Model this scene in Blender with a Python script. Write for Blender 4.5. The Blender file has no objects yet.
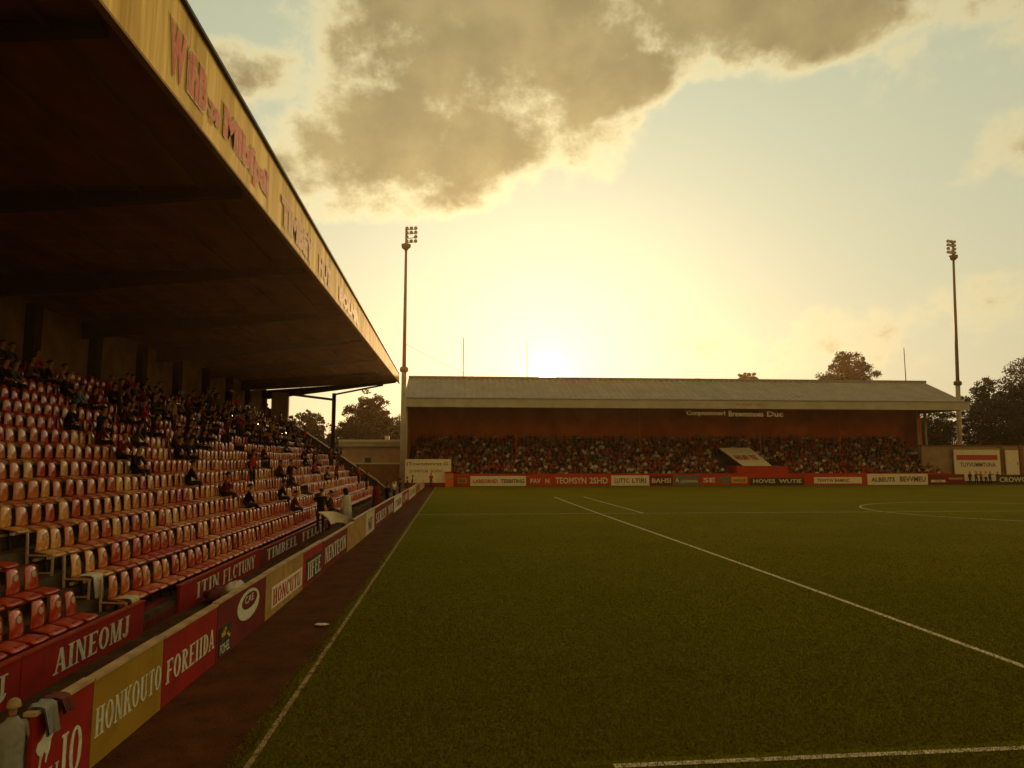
import bpy, math, random
import numpy as np
from mathutils import Vector, Matrix
R = math.radians
PI = math.pi
random.seed(7)
rng = np.random.default_rng(7)
S = bpy.context.scene
C = S.collection

# ------------------------------------------------------------------ helpers
class MB:
    """collects polygons, then links them as ONE mesh object"""
    def __init__(s): s.v = []; s.f = []; s.m = []; s.sm = []
    def add(s, vs, fs, m=0, smooth=False):
        b = len(s.v); s.v += [tuple(p) for p in vs]
        for f in fs: s.f.append(tuple(b + i for i in f)); s.m.append(m); s.sm.append(smooth)
    def quad(s, a, b, c, d, m=0): s.add([a, b, c, d], [(0, 1, 2, 3)], m)
    def box(s, x0, x1, y0, y1, z0, z1, m=0):
        s.add([(x0,y0,z0),(x1,y0,z0),(x1,y1,z0),(x0,y1,z0),(x0,y0,z1),(x1,y0,z1),(x1,y1,z1),(x0,y1,z1)],
              [(0,3,2,1),(4,5,6,7),(0,1,5,4),(1,2,6,5),(2,3,7,6),(3,0,4,7)], m)
    def bar(s, a, b, w, h, m=0, up=(0,0,1)):
        a = Vector(a); b = Vector(b); d = (b-a).normalized(); u = Vector(up)
        if abs(d.dot(u)) > .98: u = Vector((1,0,0))
        r = d.cross(u).normalized(); u = r.cross(d).normalized()
        q = [r*(-w/2)+u*(-h/2), r*(w/2)+u*(-h/2), r*(w/2)+u*(h/2), r*(-w/2)+u*(h/2)]
        s.add([a+p for p in q]+[b+p for p in q], [(3,2,1,0),(4,5,6,7),(0,1,5,4),(1,2,6,5),(2,3,7,6),(3,0,4,7)], m)
    def tube(s, pts, rad, n=8, m=0, cap=True):
        pts = [Vector(p) for p in pts]
        if not isinstance(rad, (list, tuple)): rad = [rad]*len(pts)
        rings = []; ref = None
        for i, p in enumerate(pts):
            d = (pts[min(i+1, len(pts)-1)] - pts[max(i-1, 0)]).normalized()
            if ref is None: ref = Vector((1,0,0)) if abs(d.x) < .9 else Vector((0,1,0))
            u = (ref - d*ref.dot(d)).normalized(); w = d.cross(u); ref = u
            rings.append([p + (u*math.cos(2*PI*k/n) + w*math.sin(2*PI*k/n))*rad[i] for k in range(n)])
        s.loft(rings, m, cap)
    def loft(s, rings, m=0, cap=True, smooth=True):
        n = len(rings[0]); vs = [p for r in rings for p in r]; fs = []
        for i in range(len(rings)-1):
            for k in range(n):
                fs.append((i*n+k, i*n+(k+1) % n, (i+1)*n+(k+1) % n, (i+1)*n+k))
        s.add(vs, fs, m, smooth)
        if cap:
            b = len(s.v) - len(vs)
            s.f.append(tuple(b+k for k in reversed(range(n)))); s.m.append(m); s.sm.append(False)
            e = b + (len(rings)-1)*n
            s.f.append(tuple(e+k for k in range(n))); s.m.append(m); s.sm.append(False)
    def poly(s, pts, d, m=0):
        """prism of a planar outline pushed along d"""
        n = len(pts); d = Vector(d)
        vs = [Vector(p) for p in pts] + [Vector(p)+d for p in pts]
        s.add(vs, [tuple(reversed(range(n))), tuple(range(n, 2*n))] + [(i, (i+1) % n, n+(i+1) % n, n+i) for i in range(n)], m)
    def mesh(s, name, mats):
        me = bpy.data.meshes.new(name); me.from_pydata(s.v, [], s.f)
        for m in (mats if isinstance(mats, (list, tuple)) else ([mats] if mats else [])): me.materials.append(m)
        me.polygons.foreach_set('material_index', s.m); me.polygons.foreach_set('use_smooth', s.sm)
        me.update(); return me
    def build(s, name, mats, parent=None): return link(name, s.mesh(name, mats), parent)

def link(name, data, parent=None):
    o = bpy.data.objects.new(name, data); C.objects.link(o)
    if parent is not None: o.parent = parent
    return o
def tag(o, label, cat, group=None, kind=None):
    o['label'] = label; o['category'] = cat
    if group: o['group'] = group
    if kind: o['kind'] = kind
    return o
def thing(name, label, cat, loc=(0,0,0), rz=0, group=None):
    o = bpy.data.objects.new(name, None); C.objects.link(o); o.location = loc; o.rotation_euler = (0,0,rz)
    o.empty_display_size = .2
    return tag(o, label, cat, group)
def struct(o, label, cat): o['kind'] = 'structure'; return tag(o, label, cat, kind='structure')
def np_mesh(name, verts, faces_n, mats, midx=None, smooth=False):
    """verts (N,3) with faces made of consecutive runs of faces_n vertices"""
    me = bpy.data.meshes.new(name); nv = len(verts); nf = nv//faces_n
    me.vertices.add(nv); me.vertices.foreach_set('co', verts.astype(np.float32).ravel())
    me.loops.add(nv); me.loops.foreach_set('vertex_index', np.arange(nv, dtype=np.int32))
    me.polygons.add(nf); me.polygons.foreach_set('loop_start', np.arange(0, nv, faces_n, dtype=np.int32))
    me.polygons.foreach_set('loop_total', np.full(nf, faces_n, dtype=np.int32))
    for m in mats: me.materials.append(m)
    if midx is not None: me.polygons.foreach_set('material_index', midx.astype(np.int32))
    me.polygons.foreach_set('use_smooth', np.full(nf, smooth))
    me.update(calc_edges=True); me.validate(); return me
ONES = ['', 'first', 'second', 'third', 'fourth', 'fifth', 'sixth', 'seventh', 'eighth', 'ninth', 'tenth', 'eleventh', 'twelfth', 'thirteenth',
        'fourteenth', 'fifteenth', 'sixteenth', 'seventeenth', 'eighteenth', 'nineteenth']
TENS = {2: 'twent', 3: 'thirt', 4: 'fort', 5: 'fift', 6: 'sixt', 7: 'sevent', 8: 'eight', 9: 'ninet'}
def ordinal(n):
    if n < 20: return ONES[n]
    return TENS[n//10] + ('ieth' if n % 10 == 0 else 'y-' + ONES[n % 10])

# ------------------------------------------------------------------ materials
def mat(name, col, rough=.7, var=.15, scale=6, bump=0, bscale=40, metal=0, spec=None, coat=0, stretch=(1,1,1), dirt=None, dscale=2.0):
    m = bpy.data.materials.new(name); m.use_nodes = True; nt = m.node_tree; N = nt.nodes; L = nt.links
    b = N['Principled BSDF']; b.inputs['Roughness'].default_value = rough; b.inputs['Metallic'].default_value = metal
    b.inputs['Specular IOR Level'].default_value = spec if spec is not None else (.06 if rough >= .8 else .18 if rough > .45 else .5); b.inputs['Coat Weight'].default_value = coat
    tc = N.new('ShaderNodeTexCoord'); mp = N.new('ShaderNodeMapping'); mp.inputs['Scale'].default_value = stretch
    L.new(tc.outputs['Object'], mp.inputs['Vector'])
    nz = N.new('ShaderNodeTexNoise'); nz.inputs['Scale'].default_value = scale; nz.inputs['Detail'].default_value = 4
    L.new(mp.outputs['Vector'], nz.inputs['Vector'])
    rp = N.new('ShaderNodeValToRGB')
    rp.color_ramp.elements[0].position = .3; rp.color_ramp.elements[1].position = .7
    rp.color_ramp.elements[0].color = [max(0, c*(1-var)) for c in col]+[1]
    rp.color_ramp.elements[1].color = [min(1, c*(1+var)) for c in col]+[1]
    L.new(nz.outputs['Fac'], rp.inputs['Fac'])
    out = rp.outputs['Color']
    if dirt:
        n2 = N.new('ShaderNodeTexNoise'); n2.inputs['Scale'].default_value = dscale; n2.inputs['Detail'].default_value = 8; n2.inputs['Roughness'].default_value = .65
        L.new(mp.outputs['Vector'], n2.inputs['Vector'])
        r2 = N.new('ShaderNodeValToRGB'); r2.color_ramp.elements[0].position = .48; r2.color_ramp.elements[1].position = .68
        L.new(n2.outputs['Fac'], r2.inputs['Fac'])
        mx = N.new('ShaderNodeMix'); mx.data_type = 'RGBA'; L.new(r2.outputs['Color'], mx.inputs['Factor'])
        L.new(out, mx.inputs['A']); mx.inputs['B'].default_value = list(dirt)+[1]; out = mx.outputs['Result']
    L.new(out, b.inputs['Base Color'])
    if bump:
        n3 = N.new('ShaderNodeTexNoise'); n3.inputs['Scale'].default_value = bscale; n3.inputs['Detail'].default_value = 5
        L.new(mp.outputs['Vector'], n3.inputs['Vector'])
        bp = N.new('ShaderNodeBump'); bp.inputs['Strength'].default_value = bump; bp.inputs['Distance'].default_value = .05
        L.new(n3.outputs['Fac'], bp.inputs['Height']); L.new(bp.outputs['Normal'], b.inputs['Normal'])
    return m
M = {}
def DM(k, *a, **kw): M[k] = mat(k, *a, **kw)
DM('seat_red', (.42,.042,.008), .42, .25, 5, dirt=(.30,.06,.02), dscale=9)
DM('seat_faded', (.50,.13,.025), .42, .35, 6, dirt=(.52,.24,.08), dscale=8)  # orange tone puts the sheen on the seats into their colour
DM('seat_cream', (.62,.32,.10), .42, .35, 6, dirt=(.50,.17,.04), dscale=8)  # own colour of the row-end seats; elsewhere sheen put into the colour
for k_, c_, d_ in (('red', (.42,.042,.008), (.32,.06,.02)), ('faded', (.50,.13,.025), (.54,.24,.07)), ('cream', (.62,.32,.10), (.50,.17,.04))):
    DM('back_'+k_, c_, .17, .3, 6, spec=.9, coat=.5, dirt=d_, dscale=9, bump=.12, bscale=14)
DM('badge', (.45,.40,.30), .5, .3, 60)
DM('rail', (.48,.34,.20), .4, .25, 8)
DM('rail_red', (.34,.04,.015), .38, .2, 8)
DM('dark_metal', (.03,.025,.02), .5, .2, 8)
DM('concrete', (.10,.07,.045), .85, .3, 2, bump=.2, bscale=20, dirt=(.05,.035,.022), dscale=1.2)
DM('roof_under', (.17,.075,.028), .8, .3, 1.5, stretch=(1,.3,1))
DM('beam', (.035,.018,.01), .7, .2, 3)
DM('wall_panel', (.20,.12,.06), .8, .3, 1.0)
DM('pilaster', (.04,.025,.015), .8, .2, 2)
DM('board_red', (.30,.018,.012), .55, .2, 1.5, dirt=(.20,.015,.01), dscale=3)
DM('board_maroon', (.16,.022,.016), .55, .25, 1.5, dirt=(.10,.015,.012), dscale=3)
DM('board_yellow', (.34,.21,.02), .55, .15, 1.5, dirt=(.27,.16,.02), dscale=3)
DM('board_ochre', (.38,.24,.07), .6, .2, 2, dirt=(.25,.15,.05), dscale=3)
DM('board_cream', (.55,.48,.34), .6, .15, 2, dirt=(.42,.34,.22), dscale=3)
DM('board_white', (.70,.66,.54), .6, .1, 2, dirt=(.55,.48,.36), dscale=2)
DM('board_dark', (.05,.035,.03), .55, .2, 2)
DM('board_grey', (.15,.13,.11), .6, .2, 2)
DM('cap', (.45,.33,.19), .5, .25, 3)
DM('letter', (.62,.66,.55), .55, .15, 12, dirt=(.42,.42,.34), dscale=10)
DM('letter_dark', (.10,.08,.06), .6, .1, 12)
DM('letter_red', (.40,.06,.03), .6, .1, 12)
DM('letter_blue', (.05,.08,.20), .6, .1, 12)
DM('gold', (.55,.35,.05), .5, .15, 5)
DM('pink', (.62,.17,.12), .6, .25, 5, dirt=(.66,.34,.2), dscale=4)
DM('pink_pale', (.60,.33,.2), .6, .25, 5, dirt=(.62,.46,.24), dscale=4)
DM('outline', (.70,.60,.36), .6, .1, 5)
DM('roof_far', (.25,.25,.235), .6, .12, .6, dirt=(.21,.20,.18), dscale=.5)
DM('fascia_far', (.42,.42,.39), .6, .1, .5, dirt=(.35,.34,.30), dscale=.7)
DM('far_wall', (.62,.15,.03), .8, .2, .4, dirt=(.50,.115,.022), dscale=.3)
DM('far_red', (.40,.04,.02), .65, .15, .5)
DM('pole', (.13,.10,.06), .5, .2, 1, metal=.3)
DM('pole_light', (.35,.32,.26), .5, .2, 1)
DM('lamp_glass', (.5,.5,.45), .15, .1, 8)
DM('white_paint', (.50,.47,.36), .9, .25, 30, dirt=(.16,.14,.04), dscale=9)
DM('paint_dirty', (.30,.22,.12), .9, .4, 9, dirt=(.09,.06,.02), dscale=5)
DM('edge_matt', (.30,.20,.09), .95, .2, 2, spec=.1)
DM('brick', (.17,.085,.045), .85, .25, 1.2)
DM('plaster', (.30,.22,.14), .85, .2, .8)
DM('cloth_white', (.62,.60,.55), .85, .1, 10)
DM('cloth_grey', (.23,.25,.26), .9, .12, 20)
DM('cloth_cream', (.58,.52,.36), .85, .12, 8, dirt=(.45,.36,.2), dscale=5)
DM('cloth_maroon', (.14,.05,.045), .9, .2, 20)
DM('bark', (.06,.04,.025), .9, .3, 4)
DM('skin', (.34,.17,.09), .6, .1, 10)
DM('hair_dark', (.02,.014,.01), .6, .2, 30)
DM('hair_grey', (.30,.22,.13), .6, .2, 30)
for k, c in dict(coat_grey=(.42,.40,.37), black=(.018,.015,.013), maroon=(.13,.02,.015), red=(.36,.03,.02), brown=(.10,.055,.03),
                 navy=(.025,.03,.05), olive=(.09,.09,.03), yellow=(.45,.36,.05), blue=(.12,.22,.32), white=(.60,.56,.48), tan=(.32,.2,.1),
                 green=(.10,.22,.07)).items(): DM('wear_'+k, c, .85, .15, 14)
DM('trousers', (.03,.028,.03), .85, .15, 14)
DM('shoe', (.02,.017,.014), .6, .1, 14)

def leaf_mat(name, a, b):
    m = bpy.data.materials.new(name); m.use_nodes = True; nt = m.node_tree; N = nt.nodes; L = nt.links
    p = N['Principled BSDF']; p.inputs['Roughness'].default_value = .75; p.inputs['Specular IOR Level'].default_value = .1
    g = N.new('ShaderNodeNewGeometry'); r = N.new('ShaderNodeValToRGB')
    r.color_ramp.elements[0].color = a+(1,); r.color_ramp.elements[1].color = b+(1,)
    L.new(g.outputs['Random Per Island'], r.inputs['Fac']); L.new(r.outputs['Color'], p.inputs['Base Color'])
    t = N.new('ShaderNodeBsdfTranslucent'); L.new(r.outputs['Color'], t.inputs['Color'])
    mx = N.new('ShaderNodeMixShader'); mx.inputs['Fac'].default_value = .14
    L.new(p.outputs[0], mx.inputs[1]); L.new(t.outputs[0], mx.inputs[2]); L.new(mx.outputs[0], N['Material Output'].inputs['Surface'])
    return m
LEAF = [leaf_mat('leaf_olive', (.022,.020,.005), (.075,.058,.012)), leaf_mat('leaf_dark', (.014,.013,.004), (.042,.035,.009)),
        leaf_mat('leaf_brown', (.035,.024,.006), (.10,.062,.014))]
GRASSM = leaf_mat('grass_blade', (.114,.110,.003), (.155,.148,.007))

def pitch_mat():
    m = bpy.data.materials.new('pitch_turf'); m.use_nodes = True; nt = m.node_tree; N = nt.nodes; L = nt.links
    b = N['Principled BSDF']; b.inputs['Roughness'].default_value = 1; b.inputs['Specular IOR Level'].default_value = .02
    tc = N.new('ShaderNodeTexCoord')
    def noise(sc, det, st=(1,1,1), ro=.6):
        mp = N.new('ShaderNodeMapping'); mp.inputs['Scale'].default_value = st; L.new(tc.outputs['Object'], mp.inputs['Vector'])
        n = N.new('ShaderNodeTexNoise'); n.inputs['Scale'].default_value = sc; n.inputs['Detail'].default_value = det; n.inputs['Roughness'].default_value = ro
        L.new(mp.outputs['Vector'], n.inputs['Vector']); return n.outputs['Fac']
    def ramp(f, p0, p1, c0, c1):
        r = N.new('ShaderNodeValToRGB'); e = r.color_ramp.elements; e[0].position = p0; e[1].position = p1; e[0].color = c0+(1,); e[1].color = c1+(1,)
        L.new(f, r.inputs['Fac']); return r.outputs['Color']
    def mul(a, c):
        x = N.new('ShaderNodeMix'); x.data_type = 'RGBA'; x.blend_type = 'MULTIPLY'; x.inputs['Factor'].default_value = 1
        L.new(a, x.inputs['A']); L.new(c, x.inputs['B']); return x.outputs['Result']
    c = ramp(noise(.22, 7), .32, .68, (.112,.110,.003), (.142,.138,.006))
    c = mul(c, ramp(noise(16, 6), .3, .72, (.72,.73,.7), (1.2,1.18,1.1)))
    c = mul(c, ramp(noise(4, 5, (.35, 1.6, 1)), .3, .7, (.80,.81,.78), (1.12,1.12,1.1)))
    L.new(c, b.inputs['Base Color'])
    bp = N.new('ShaderNodeBump'); bp.inputs['Strength'].default_value = .7; bp.inputs['Distance'].default_value = .06
    L.new(noise(30, 6), bp.inputs['Height']); L.new(bp.outputs['Normal'], b.inputs['Normal'])
    return m
M['pitch'] = pitch_mat()
DM('track', (.085,.030,.007), .95, .35, 3, bump=.6, bscale=25, dirt=(.042,.015,.004), dscale=1.5)
DM('walk', (.080,.042,.018), .9, .3, 2, bump=.3, bscale=25, dirt=(.034,.02,.011), dscale=1.4)
DM('earth', (.06,.05,.02), .95, .3, .5, bump=.3, bscale=3)

def fascia_mat():
    m = bpy.data.materials.new('fascia_sheet'); m.use_nodes = True; nt = m.node_tree; N = nt.nodes; L = nt.links
    b = N['Principled BSDF']; b.inputs['Roughness'].default_value = .75; b.inputs['Specular IOR Level'].default_value = .25
    tc = N.new('ShaderNodeTexCoord')
    def noise(sc, st, det=5):
        mp = N.new('ShaderNodeMapping'); mp.inputs['Scale'].default_value = st; L.new(tc.outputs['Object'], mp.inputs['Vector'])
        n = N.new('ShaderNodeTexNoise'); n.inputs['Scale'].default_value = sc; n.inputs['Detail'].default_value = det
        L.new(mp.outputs['Vector'], n.inputs['Vector']); return n.outputs['Fac']
    r = N.new('ShaderNodeValToRGB'); r.color_ramp.elements[0].position = .34; r.color_ramp.elements[1].position = .62
    r.color_ramp.elements[0].color = (.68,.48,.11,1); r.color_ramp.elements[1].color = (.82,.63,.19,1)
    L.new(noise(2.4, (1, 1, .06)), r.inputs['Fac'])
    r2 = N.new('ShaderNodeValToRGB'); r2.color_ramp.elements[0].position = .40; r2.color_ramp.elements[1].position = .55
    r2.color_ramp.elements[0].color = (.78,.74,.6,1); r2.color_ramp.elements[1].color = (1,1,1,1)
    L.new(noise(1.1, (1, 1, .15), 8), r2.inputs['Fac'])
    x = N.new('ShaderNodeMix'); x.data_type = 'RGBA'; x.blend_type = 'MULTIPLY'; x.inputs['Factor'].default_value = 1
    L.new(r.outputs['Color'], x.inputs['A']); L.new(r2.outputs['Color'], x.inputs['B']); L.new(x.outputs['Result'], b.inputs['Base Color'])
    bp = N.new('ShaderNodeBump'); bp.inputs['Strength'].default_value = .5; bp.inputs['Distance'].default_value = .12
    L.new(noise(1.6, (1, 1, .05), 3), bp.inputs['Height']); L.new(bp.outputs['Normal'], b.inputs['Normal'])
    return m
M['fascia'] = fascia_mat()

# ------------------------------------------------------------------ lettering
TH, TN = .17, .075
def glyph(ch):
    """stroke list of a condensed slab-serif letter in a box w x 1: polygons of (u, v)"""
    P = []
    def Q(*p): P.append(list(p))
    def V(x, w, y0=0, y1=1, s0=True, s1=True):
        Q((x-w/2,y0),(x+w/2,y0),(x+w/2,y1),(x-w/2,y1))
        if s0: Q((x-w/2-.07,y0),(x+w/2+.07,y0),(x+w/2+.07,y0+.055),(x-w/2-.07,y0+.055))
        if s1: Q((x-w/2-.07,y1-.055),(x+w/2+.07,y1-.055),(x+w/2+.07,y1),(x-w/2-.07,y1))
    def Dg(x0, y0, x1, y1, w): Q((x0-w/2,y0),(x0+w/2,y0),(x1+w/2,y1),(x1-w/2,y1))
    def Hb(x0, x1, y, w=TN): Q((x0,y),(x1,y),(x1,y+w),(x0,y+w))
    def ring(cx, cy, rx, ry, a0, a1, t=TH, n=TN, k=12):
        for i in range(k):
            a = R(a0+(a1-a0)*i/k); b = R(a0+(a1-a0)*(i+1)/k)
            Q((cx+rx*math.cos(a), cy+ry*math.sin(a)), (cx+rx*math.cos(b), cy+ry*math.sin(b)),
              (cx+(rx-t)*math.cos(b), cy+(ry-n)*math.sin(b)), (cx+(rx-t)*math.cos(a), cy+(ry-n)*math.sin(a)))
    def tip(x, y=.0): Q((x-.13,y),(x+.13,y),(x+.13,y+.055),(x-.13,y+.055))
    w = .62
    if ch == 'A': Dg(.1,0,.3,1,TN); Dg(.52,0,.32,1,TH); Hb(.16,.46,.3); tip(.1); tip(.52)
    elif ch == 'B': V(.17,TH); ring(.2,.74,.36,.26,-90,90); ring(.2,.27,.4,.27,-90,90)
    elif ch == 'C': ring(.33,.5,.3,.5,45,315,k=18); Q((.5,.72),(.6,.72),(.6,.98),(.55,.98))
    elif ch == 'D': V(.17,TH); ring(.2,.5,.4,.5,-90,90,k=16)
    elif ch == 'E': V(.17,TH); Hb(.17,.55,0); Hb(.17,.55,.925); Hb(.17,.45,.48); Q((.5,0),(.56,0),(.56,.25)); Q((.5,1),(.56,.75),(.56,1)); w = .6
    elif ch == 'F': V(.17,TH); Hb(.17,.55,.925); Hb(.17,.45,.48); Q((.5,1),(.56,.72),(.56,1)); w = .6
    elif ch == 'H': V(.15,TH); V(.5,TH); Hb(.15,.5,.47); w = .66
    elif ch == 'I': V(.17,TH); w = .34
    elif ch == 'J': V(.32,TH,.2,1,False); ring(.2,.22,.205,.22,180,360); w = .46
    elif ch == 'K': V(.15,TH); Dg(.22,.42,.52,1,TN); Dg(.55,0,.32,.58,TH); tip(.55); tip(.52,.945); w = .66
    elif ch == 'L': V(.17,TH); Hb(.17,.55,0); Q((.5,0),(.56,0),(.56,.28)); w = .6
    elif ch == 'M': V(.1,TN); V(.66,TH); Dg(.38,0,.14,1,TH*.9); Dg(.38,0,.62,1,TN); w = .8
    elif ch == 'N': V(.1,TN); V(.52,TN); Dg(.52,0,.12,1,TH); w = .64
    elif ch == 'O': ring(.32,.5,.31,.5,0,360,k=24); w = .66
    elif ch == 'R': V(.17,TH); ring(.2,.73,.36,.27,-90,90); Dg(.54,0,.3,.5,TH); tip(.56); w = .66
    elif ch == 'S': ring(.3,.74,.26,.26,30,270); ring(.3,.27,.28,.27,-150,90); w = .62
    elif ch == 'T': V(.3,TH,s1=False); Hb(.04,.56,.925); Q((.04,1),(.04,.72),(.1,1)); Q((.56,1),(.5,1),(.56,.72)); w = .6
    elif ch == 'U': V(.14,TH,.3,1,False); V(.52,TN,.3,1,False); ring(.335,.31,.28,.31,180,360,k=14); w = .66
    elif ch == 'W': Dg(.22,0,.08,1,TH*.9); Dg(.22,0,.38,1,TN); Dg(.54,0,.38,1,TH*.9); Dg(.54,0,.68,1,TN); tip(.08,.945); tip(.68,.945); w = .78
    elif ch == 'Y': V(.32,TH,0,.5,True,False); Dg(.32,.45,.1,1,TH); Dg(.34,.45,.54,1,TN); tip(.1,.945); tip(.54,.945); w = .64
    else: w = .3
    return P, w
def serif(name, text, o, u, v, n, width, height, m, parent, slant=0):
    """text as solid letters on the plane through o spanned by u and v, standing proud along n"""
    o = Vector(o); u = Vector(u); v = Vector(v); n = Vector(n)
    gl = [glyph(c) for c in text]; tot = sum(w+.06 for _, w in gl)
    sx = width/tot; x = 0; mb = MB(); i = 0
    for P, w in gl:
        for q in P:
            i += 1; e = .004 + .0003*(i % 9)
            pts = [o + u*((x+a+slant*b)*sx) + v*(b*height) for a, b in q]
            nn = (pts[1]-pts[0]).cross(pts[2]-pts[0])
            if nn.dot(n) < 0: pts.reverse()
            mb.poly(pts, n*e)
        x += w+.06
    return mb.build(name, m, parent)
def ftext(name, text, o, u, v, width, height, m, parent, offset=0.0, extrude=.004, lift=0.0):
    """plain lettering (built-in face) fitted to width x height"""
    c = bpy.data.curves.new(name, 'FONT'); c.body = text; c.offset = offset; c.resolution_u = 2
    t = bpy.data.objects.new(name+'_tmp', c); C.objects.link(t)
    me = bpy.data.meshes.new_from_object(t.evaluated_get(bpy.context.evaluated_depsgraph_get()))
    bpy.data.objects.remove(t); bpy.data.curves.remove(c)
    co = np.array([vv.co[:] for vv in me.vertices]); fs = [tuple(p.vertices) for p in me.polygons]
    bpy.data.meshes.remove(me)
    lo = co.min(0); hi = co.max(0)
    o = Vector(o); u = Vector(u); v = Vector(v); n = u.cross(v)
    base = [o + u*((p[0]-lo[0])/(hi[0]-lo[0])*width) + v*((p[1]-lo[1])/(hi[1]-lo[1])*height) + n*lift for p in co]
    mb = MB(); k = len(base)
    mb.add([p+n*extrude for p in base]+base, fs)
    edges = {}
    for f in fs:
        for a, b in zip(f, f[1:]+f[:1]):
            edges[(a, b)] = 1
    for (a, b) in edges:
        if (b, a) not in edges: mb.add([base[a]+n*extrude, base[a], base[b], base[b]+n*extrude], [(0,1,2,3)])
    return mb.build(name, m, parent)
UY, UX, UZ, NX, NY = (0,1,0), (1,0,0), (0,0,1), (1,0,0), (0,-1,0)

# ------------------------------------------------------------------ setting: ground, pitch, track, walkway, lines
def sheet(name, x0, x1, y0, y1, z, m, label, cat):
    mb = MB(); mb.quad((x0,y0,z),(x1,y0,z),(x1,y1,z),(x0,y1,z)); return struct(mb.build(name, m), label, cat)
sheet('ground', -600, 600, -600, 600, -.012, M['earth'], 'dull brown earth all round the football ground', 'ground')
sheet('pitch', -2.5, 120, -40, 89.2, 0, M['pitch'], 'dark olive football pitch in evening shade', 'pitch')
def rough_strip(name, x0, x1, y0, y1, z, m, label, cat, jag=.06):
    n = 240; mb = MB(); vs = []
    for i in range(n+1):
        y = y0+(y1-y0)*i/n
        j = jag*(math.sin(i*1.7)+math.sin(i*.61+1)+random.uniform(-1, 1))/2
        vs += [(x0, y, z), (x1+j, y, z)]
    mb.add(vs, [(2*i, 2*i+1, 2*i+3, 2*i+2) for i in range(n)]); return struct(mb.build(name, m), label, cat)
rough_strip('track', -4.3, -2.34, -20, 89.0, .004, M['track'], 'dark brown cinder track between hoardings and pitch', 'track')
sheet('walkway', -5.95, -3.98, -20, 87.0, .008, M['walk'], 'dusty brown walkway between red wall and hoardings', 'walkway')
def line(pts, w, name, label, z=.006, m='white_paint'):
    mb = MB(); n = len(pts); L_ = []; 
    for i, p in enumerate(pts):
        a = Vector(pts[max(0, i-1)]); b = Vector(pts[min(n-1, i+1)]); d = (b-a).normalized(); q = Vector((-d.y, d.x))
        L_.append(((p[0]+q.x*w/2, p[1]+q.y*w/2, z), (p[0]-q.x*w/2, p[1]-q.y*w/2, z)))
    for i in range(n-1): mb.add([L_[i][0], L_[i][1], L_[i+1][1], L_[i+1][0]], [(0,1,2,3)])
    return struct(mb.build(name, M[m]), label, 'pitch marking')
line([(-2.2, y) for y in np.linspace(6, 88.5, 60)], .075, 'touchline', 'worn white touchline beside the cinder track', m='paint_dirty')
line([(9.05+.12*math.sin(y*.09), y) for y in np.linspace(8.02, 63, 60)], .13, 'long_line', 'long straight white line running up the pitch to a point')
line([(-2.15, 43.4), (38, 43.3)], .10, 'halfway_line', 'thin white line across the pitch at mid distance', z=.010)
line([(11.75, 43.42), (11.6, 63)], .12, 'short_line', 'short white line beyond the crossing line', z=.010)
line([(36.6+9.2*math.cos(a), 43.4+9.2*math.sin(a)) for a in np.linspace(0, 2*PI, 73)], .12, 'centre_circle', 'white circle marked on the far right of the pitch', z=.014)
line([(1.75, 7.86), (14, 8.1)], .10, 'near_line', 'white line crossing the turf nearest the camera', z=.010)
# grass blades near the camera (one body nobody could count)
def blades():
    n = 420000
    y = 7.2 + 9.0*-np.log(1-rng.random(n)*.995); x = -2.45 + rng.random(n)*(y*.86+5.5)
    keep = np.ones(n, bool)
    h = rng.uniform(.012, .032, n); a = rng.uniform(0, 2*PI, n); w = rng.uniform(.004, .009, n)*(1+y/25)
    lx = rng.normal(0, .016, n); ly = rng.normal(0, .016, n)
    v = np.zeros((n, 3, 3)); dx = np.cos(a)*w; dy = np.sin(a)*w
    v[:,0] = np.stack([x-dx, y-dy, np.zeros(n)], 1); v[:,1] = np.stack([x+dx, y+dy, np.zeros(n)], 1); v[:,2] = np.stack([x+lx, y+ly, h], 1)
    on = ((np.abs(y-7.97-(x-1.3)*.02) < .07) & (x > 1.3)) | (np.abs(x-9.05-.12*np.sin(y*.09)) < .08) | (np.abs(x+2.2) < .03)
    v = v[~on | (rng.random(n) < .25)]
    o = link('grass', np_mesh('grass', v.reshape(-1, 3), 3, [GRASSM]))
    tag(o, 'short blades of olive grass on the near pitch', 'grass', kind='stuff')
blades()

# ------------------------------------------------------------------ main grandstand on the left
ROWS, X0, Z0, DX, DZ = 14, -6.1, .68, .68, .44     # front edge and height of the first row's seats
Y0, Y1 = 3.0, 61.0
AIS = [(13.05, 13.95), (37.0, 38.6)]
gs = thing('grandstand', 'large dark roofed grandstand with banked seats and yellow painted fascia', 'grandstand', (-10, 30, 0))
def gpart(mb, name, m, parent=None):
    o = mb.build(name, m); p = parent or gs; o.parent = p
    o.matrix_parent_inverse = Matrix.Translation((10, -30, 0)) if p is gs else Matrix()
    return o
def deck(k): return .28 + DZ*k
mb = MB()
prof = [(X0+.12, 0)]
for k in range(ROWS):
    prof += [(X0+.12-DX*k, deck(k)), (X0+.12-DX*(k+1), deck(k))]
xe = prof[-1][0]
prof += [(-16.4, deck(ROWS-1)), (-16.4, 0)]
mb.poly([(x, Y0, z) for x, z in prof], (0, Y1-Y0, 0))
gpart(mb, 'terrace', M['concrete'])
for a0, a1 in AIS:                                   # half steps in the aisles
    mb = MB()
    for k in range(ROWS-1):
        x = X0+.12-DX*(k+1); mb.box(x+.003, x+.34, a0, a1, deck(k)+.003, deck(k)+DZ/2)
    gpart(mb, 'aisle_steps', M['concrete'])
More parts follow.
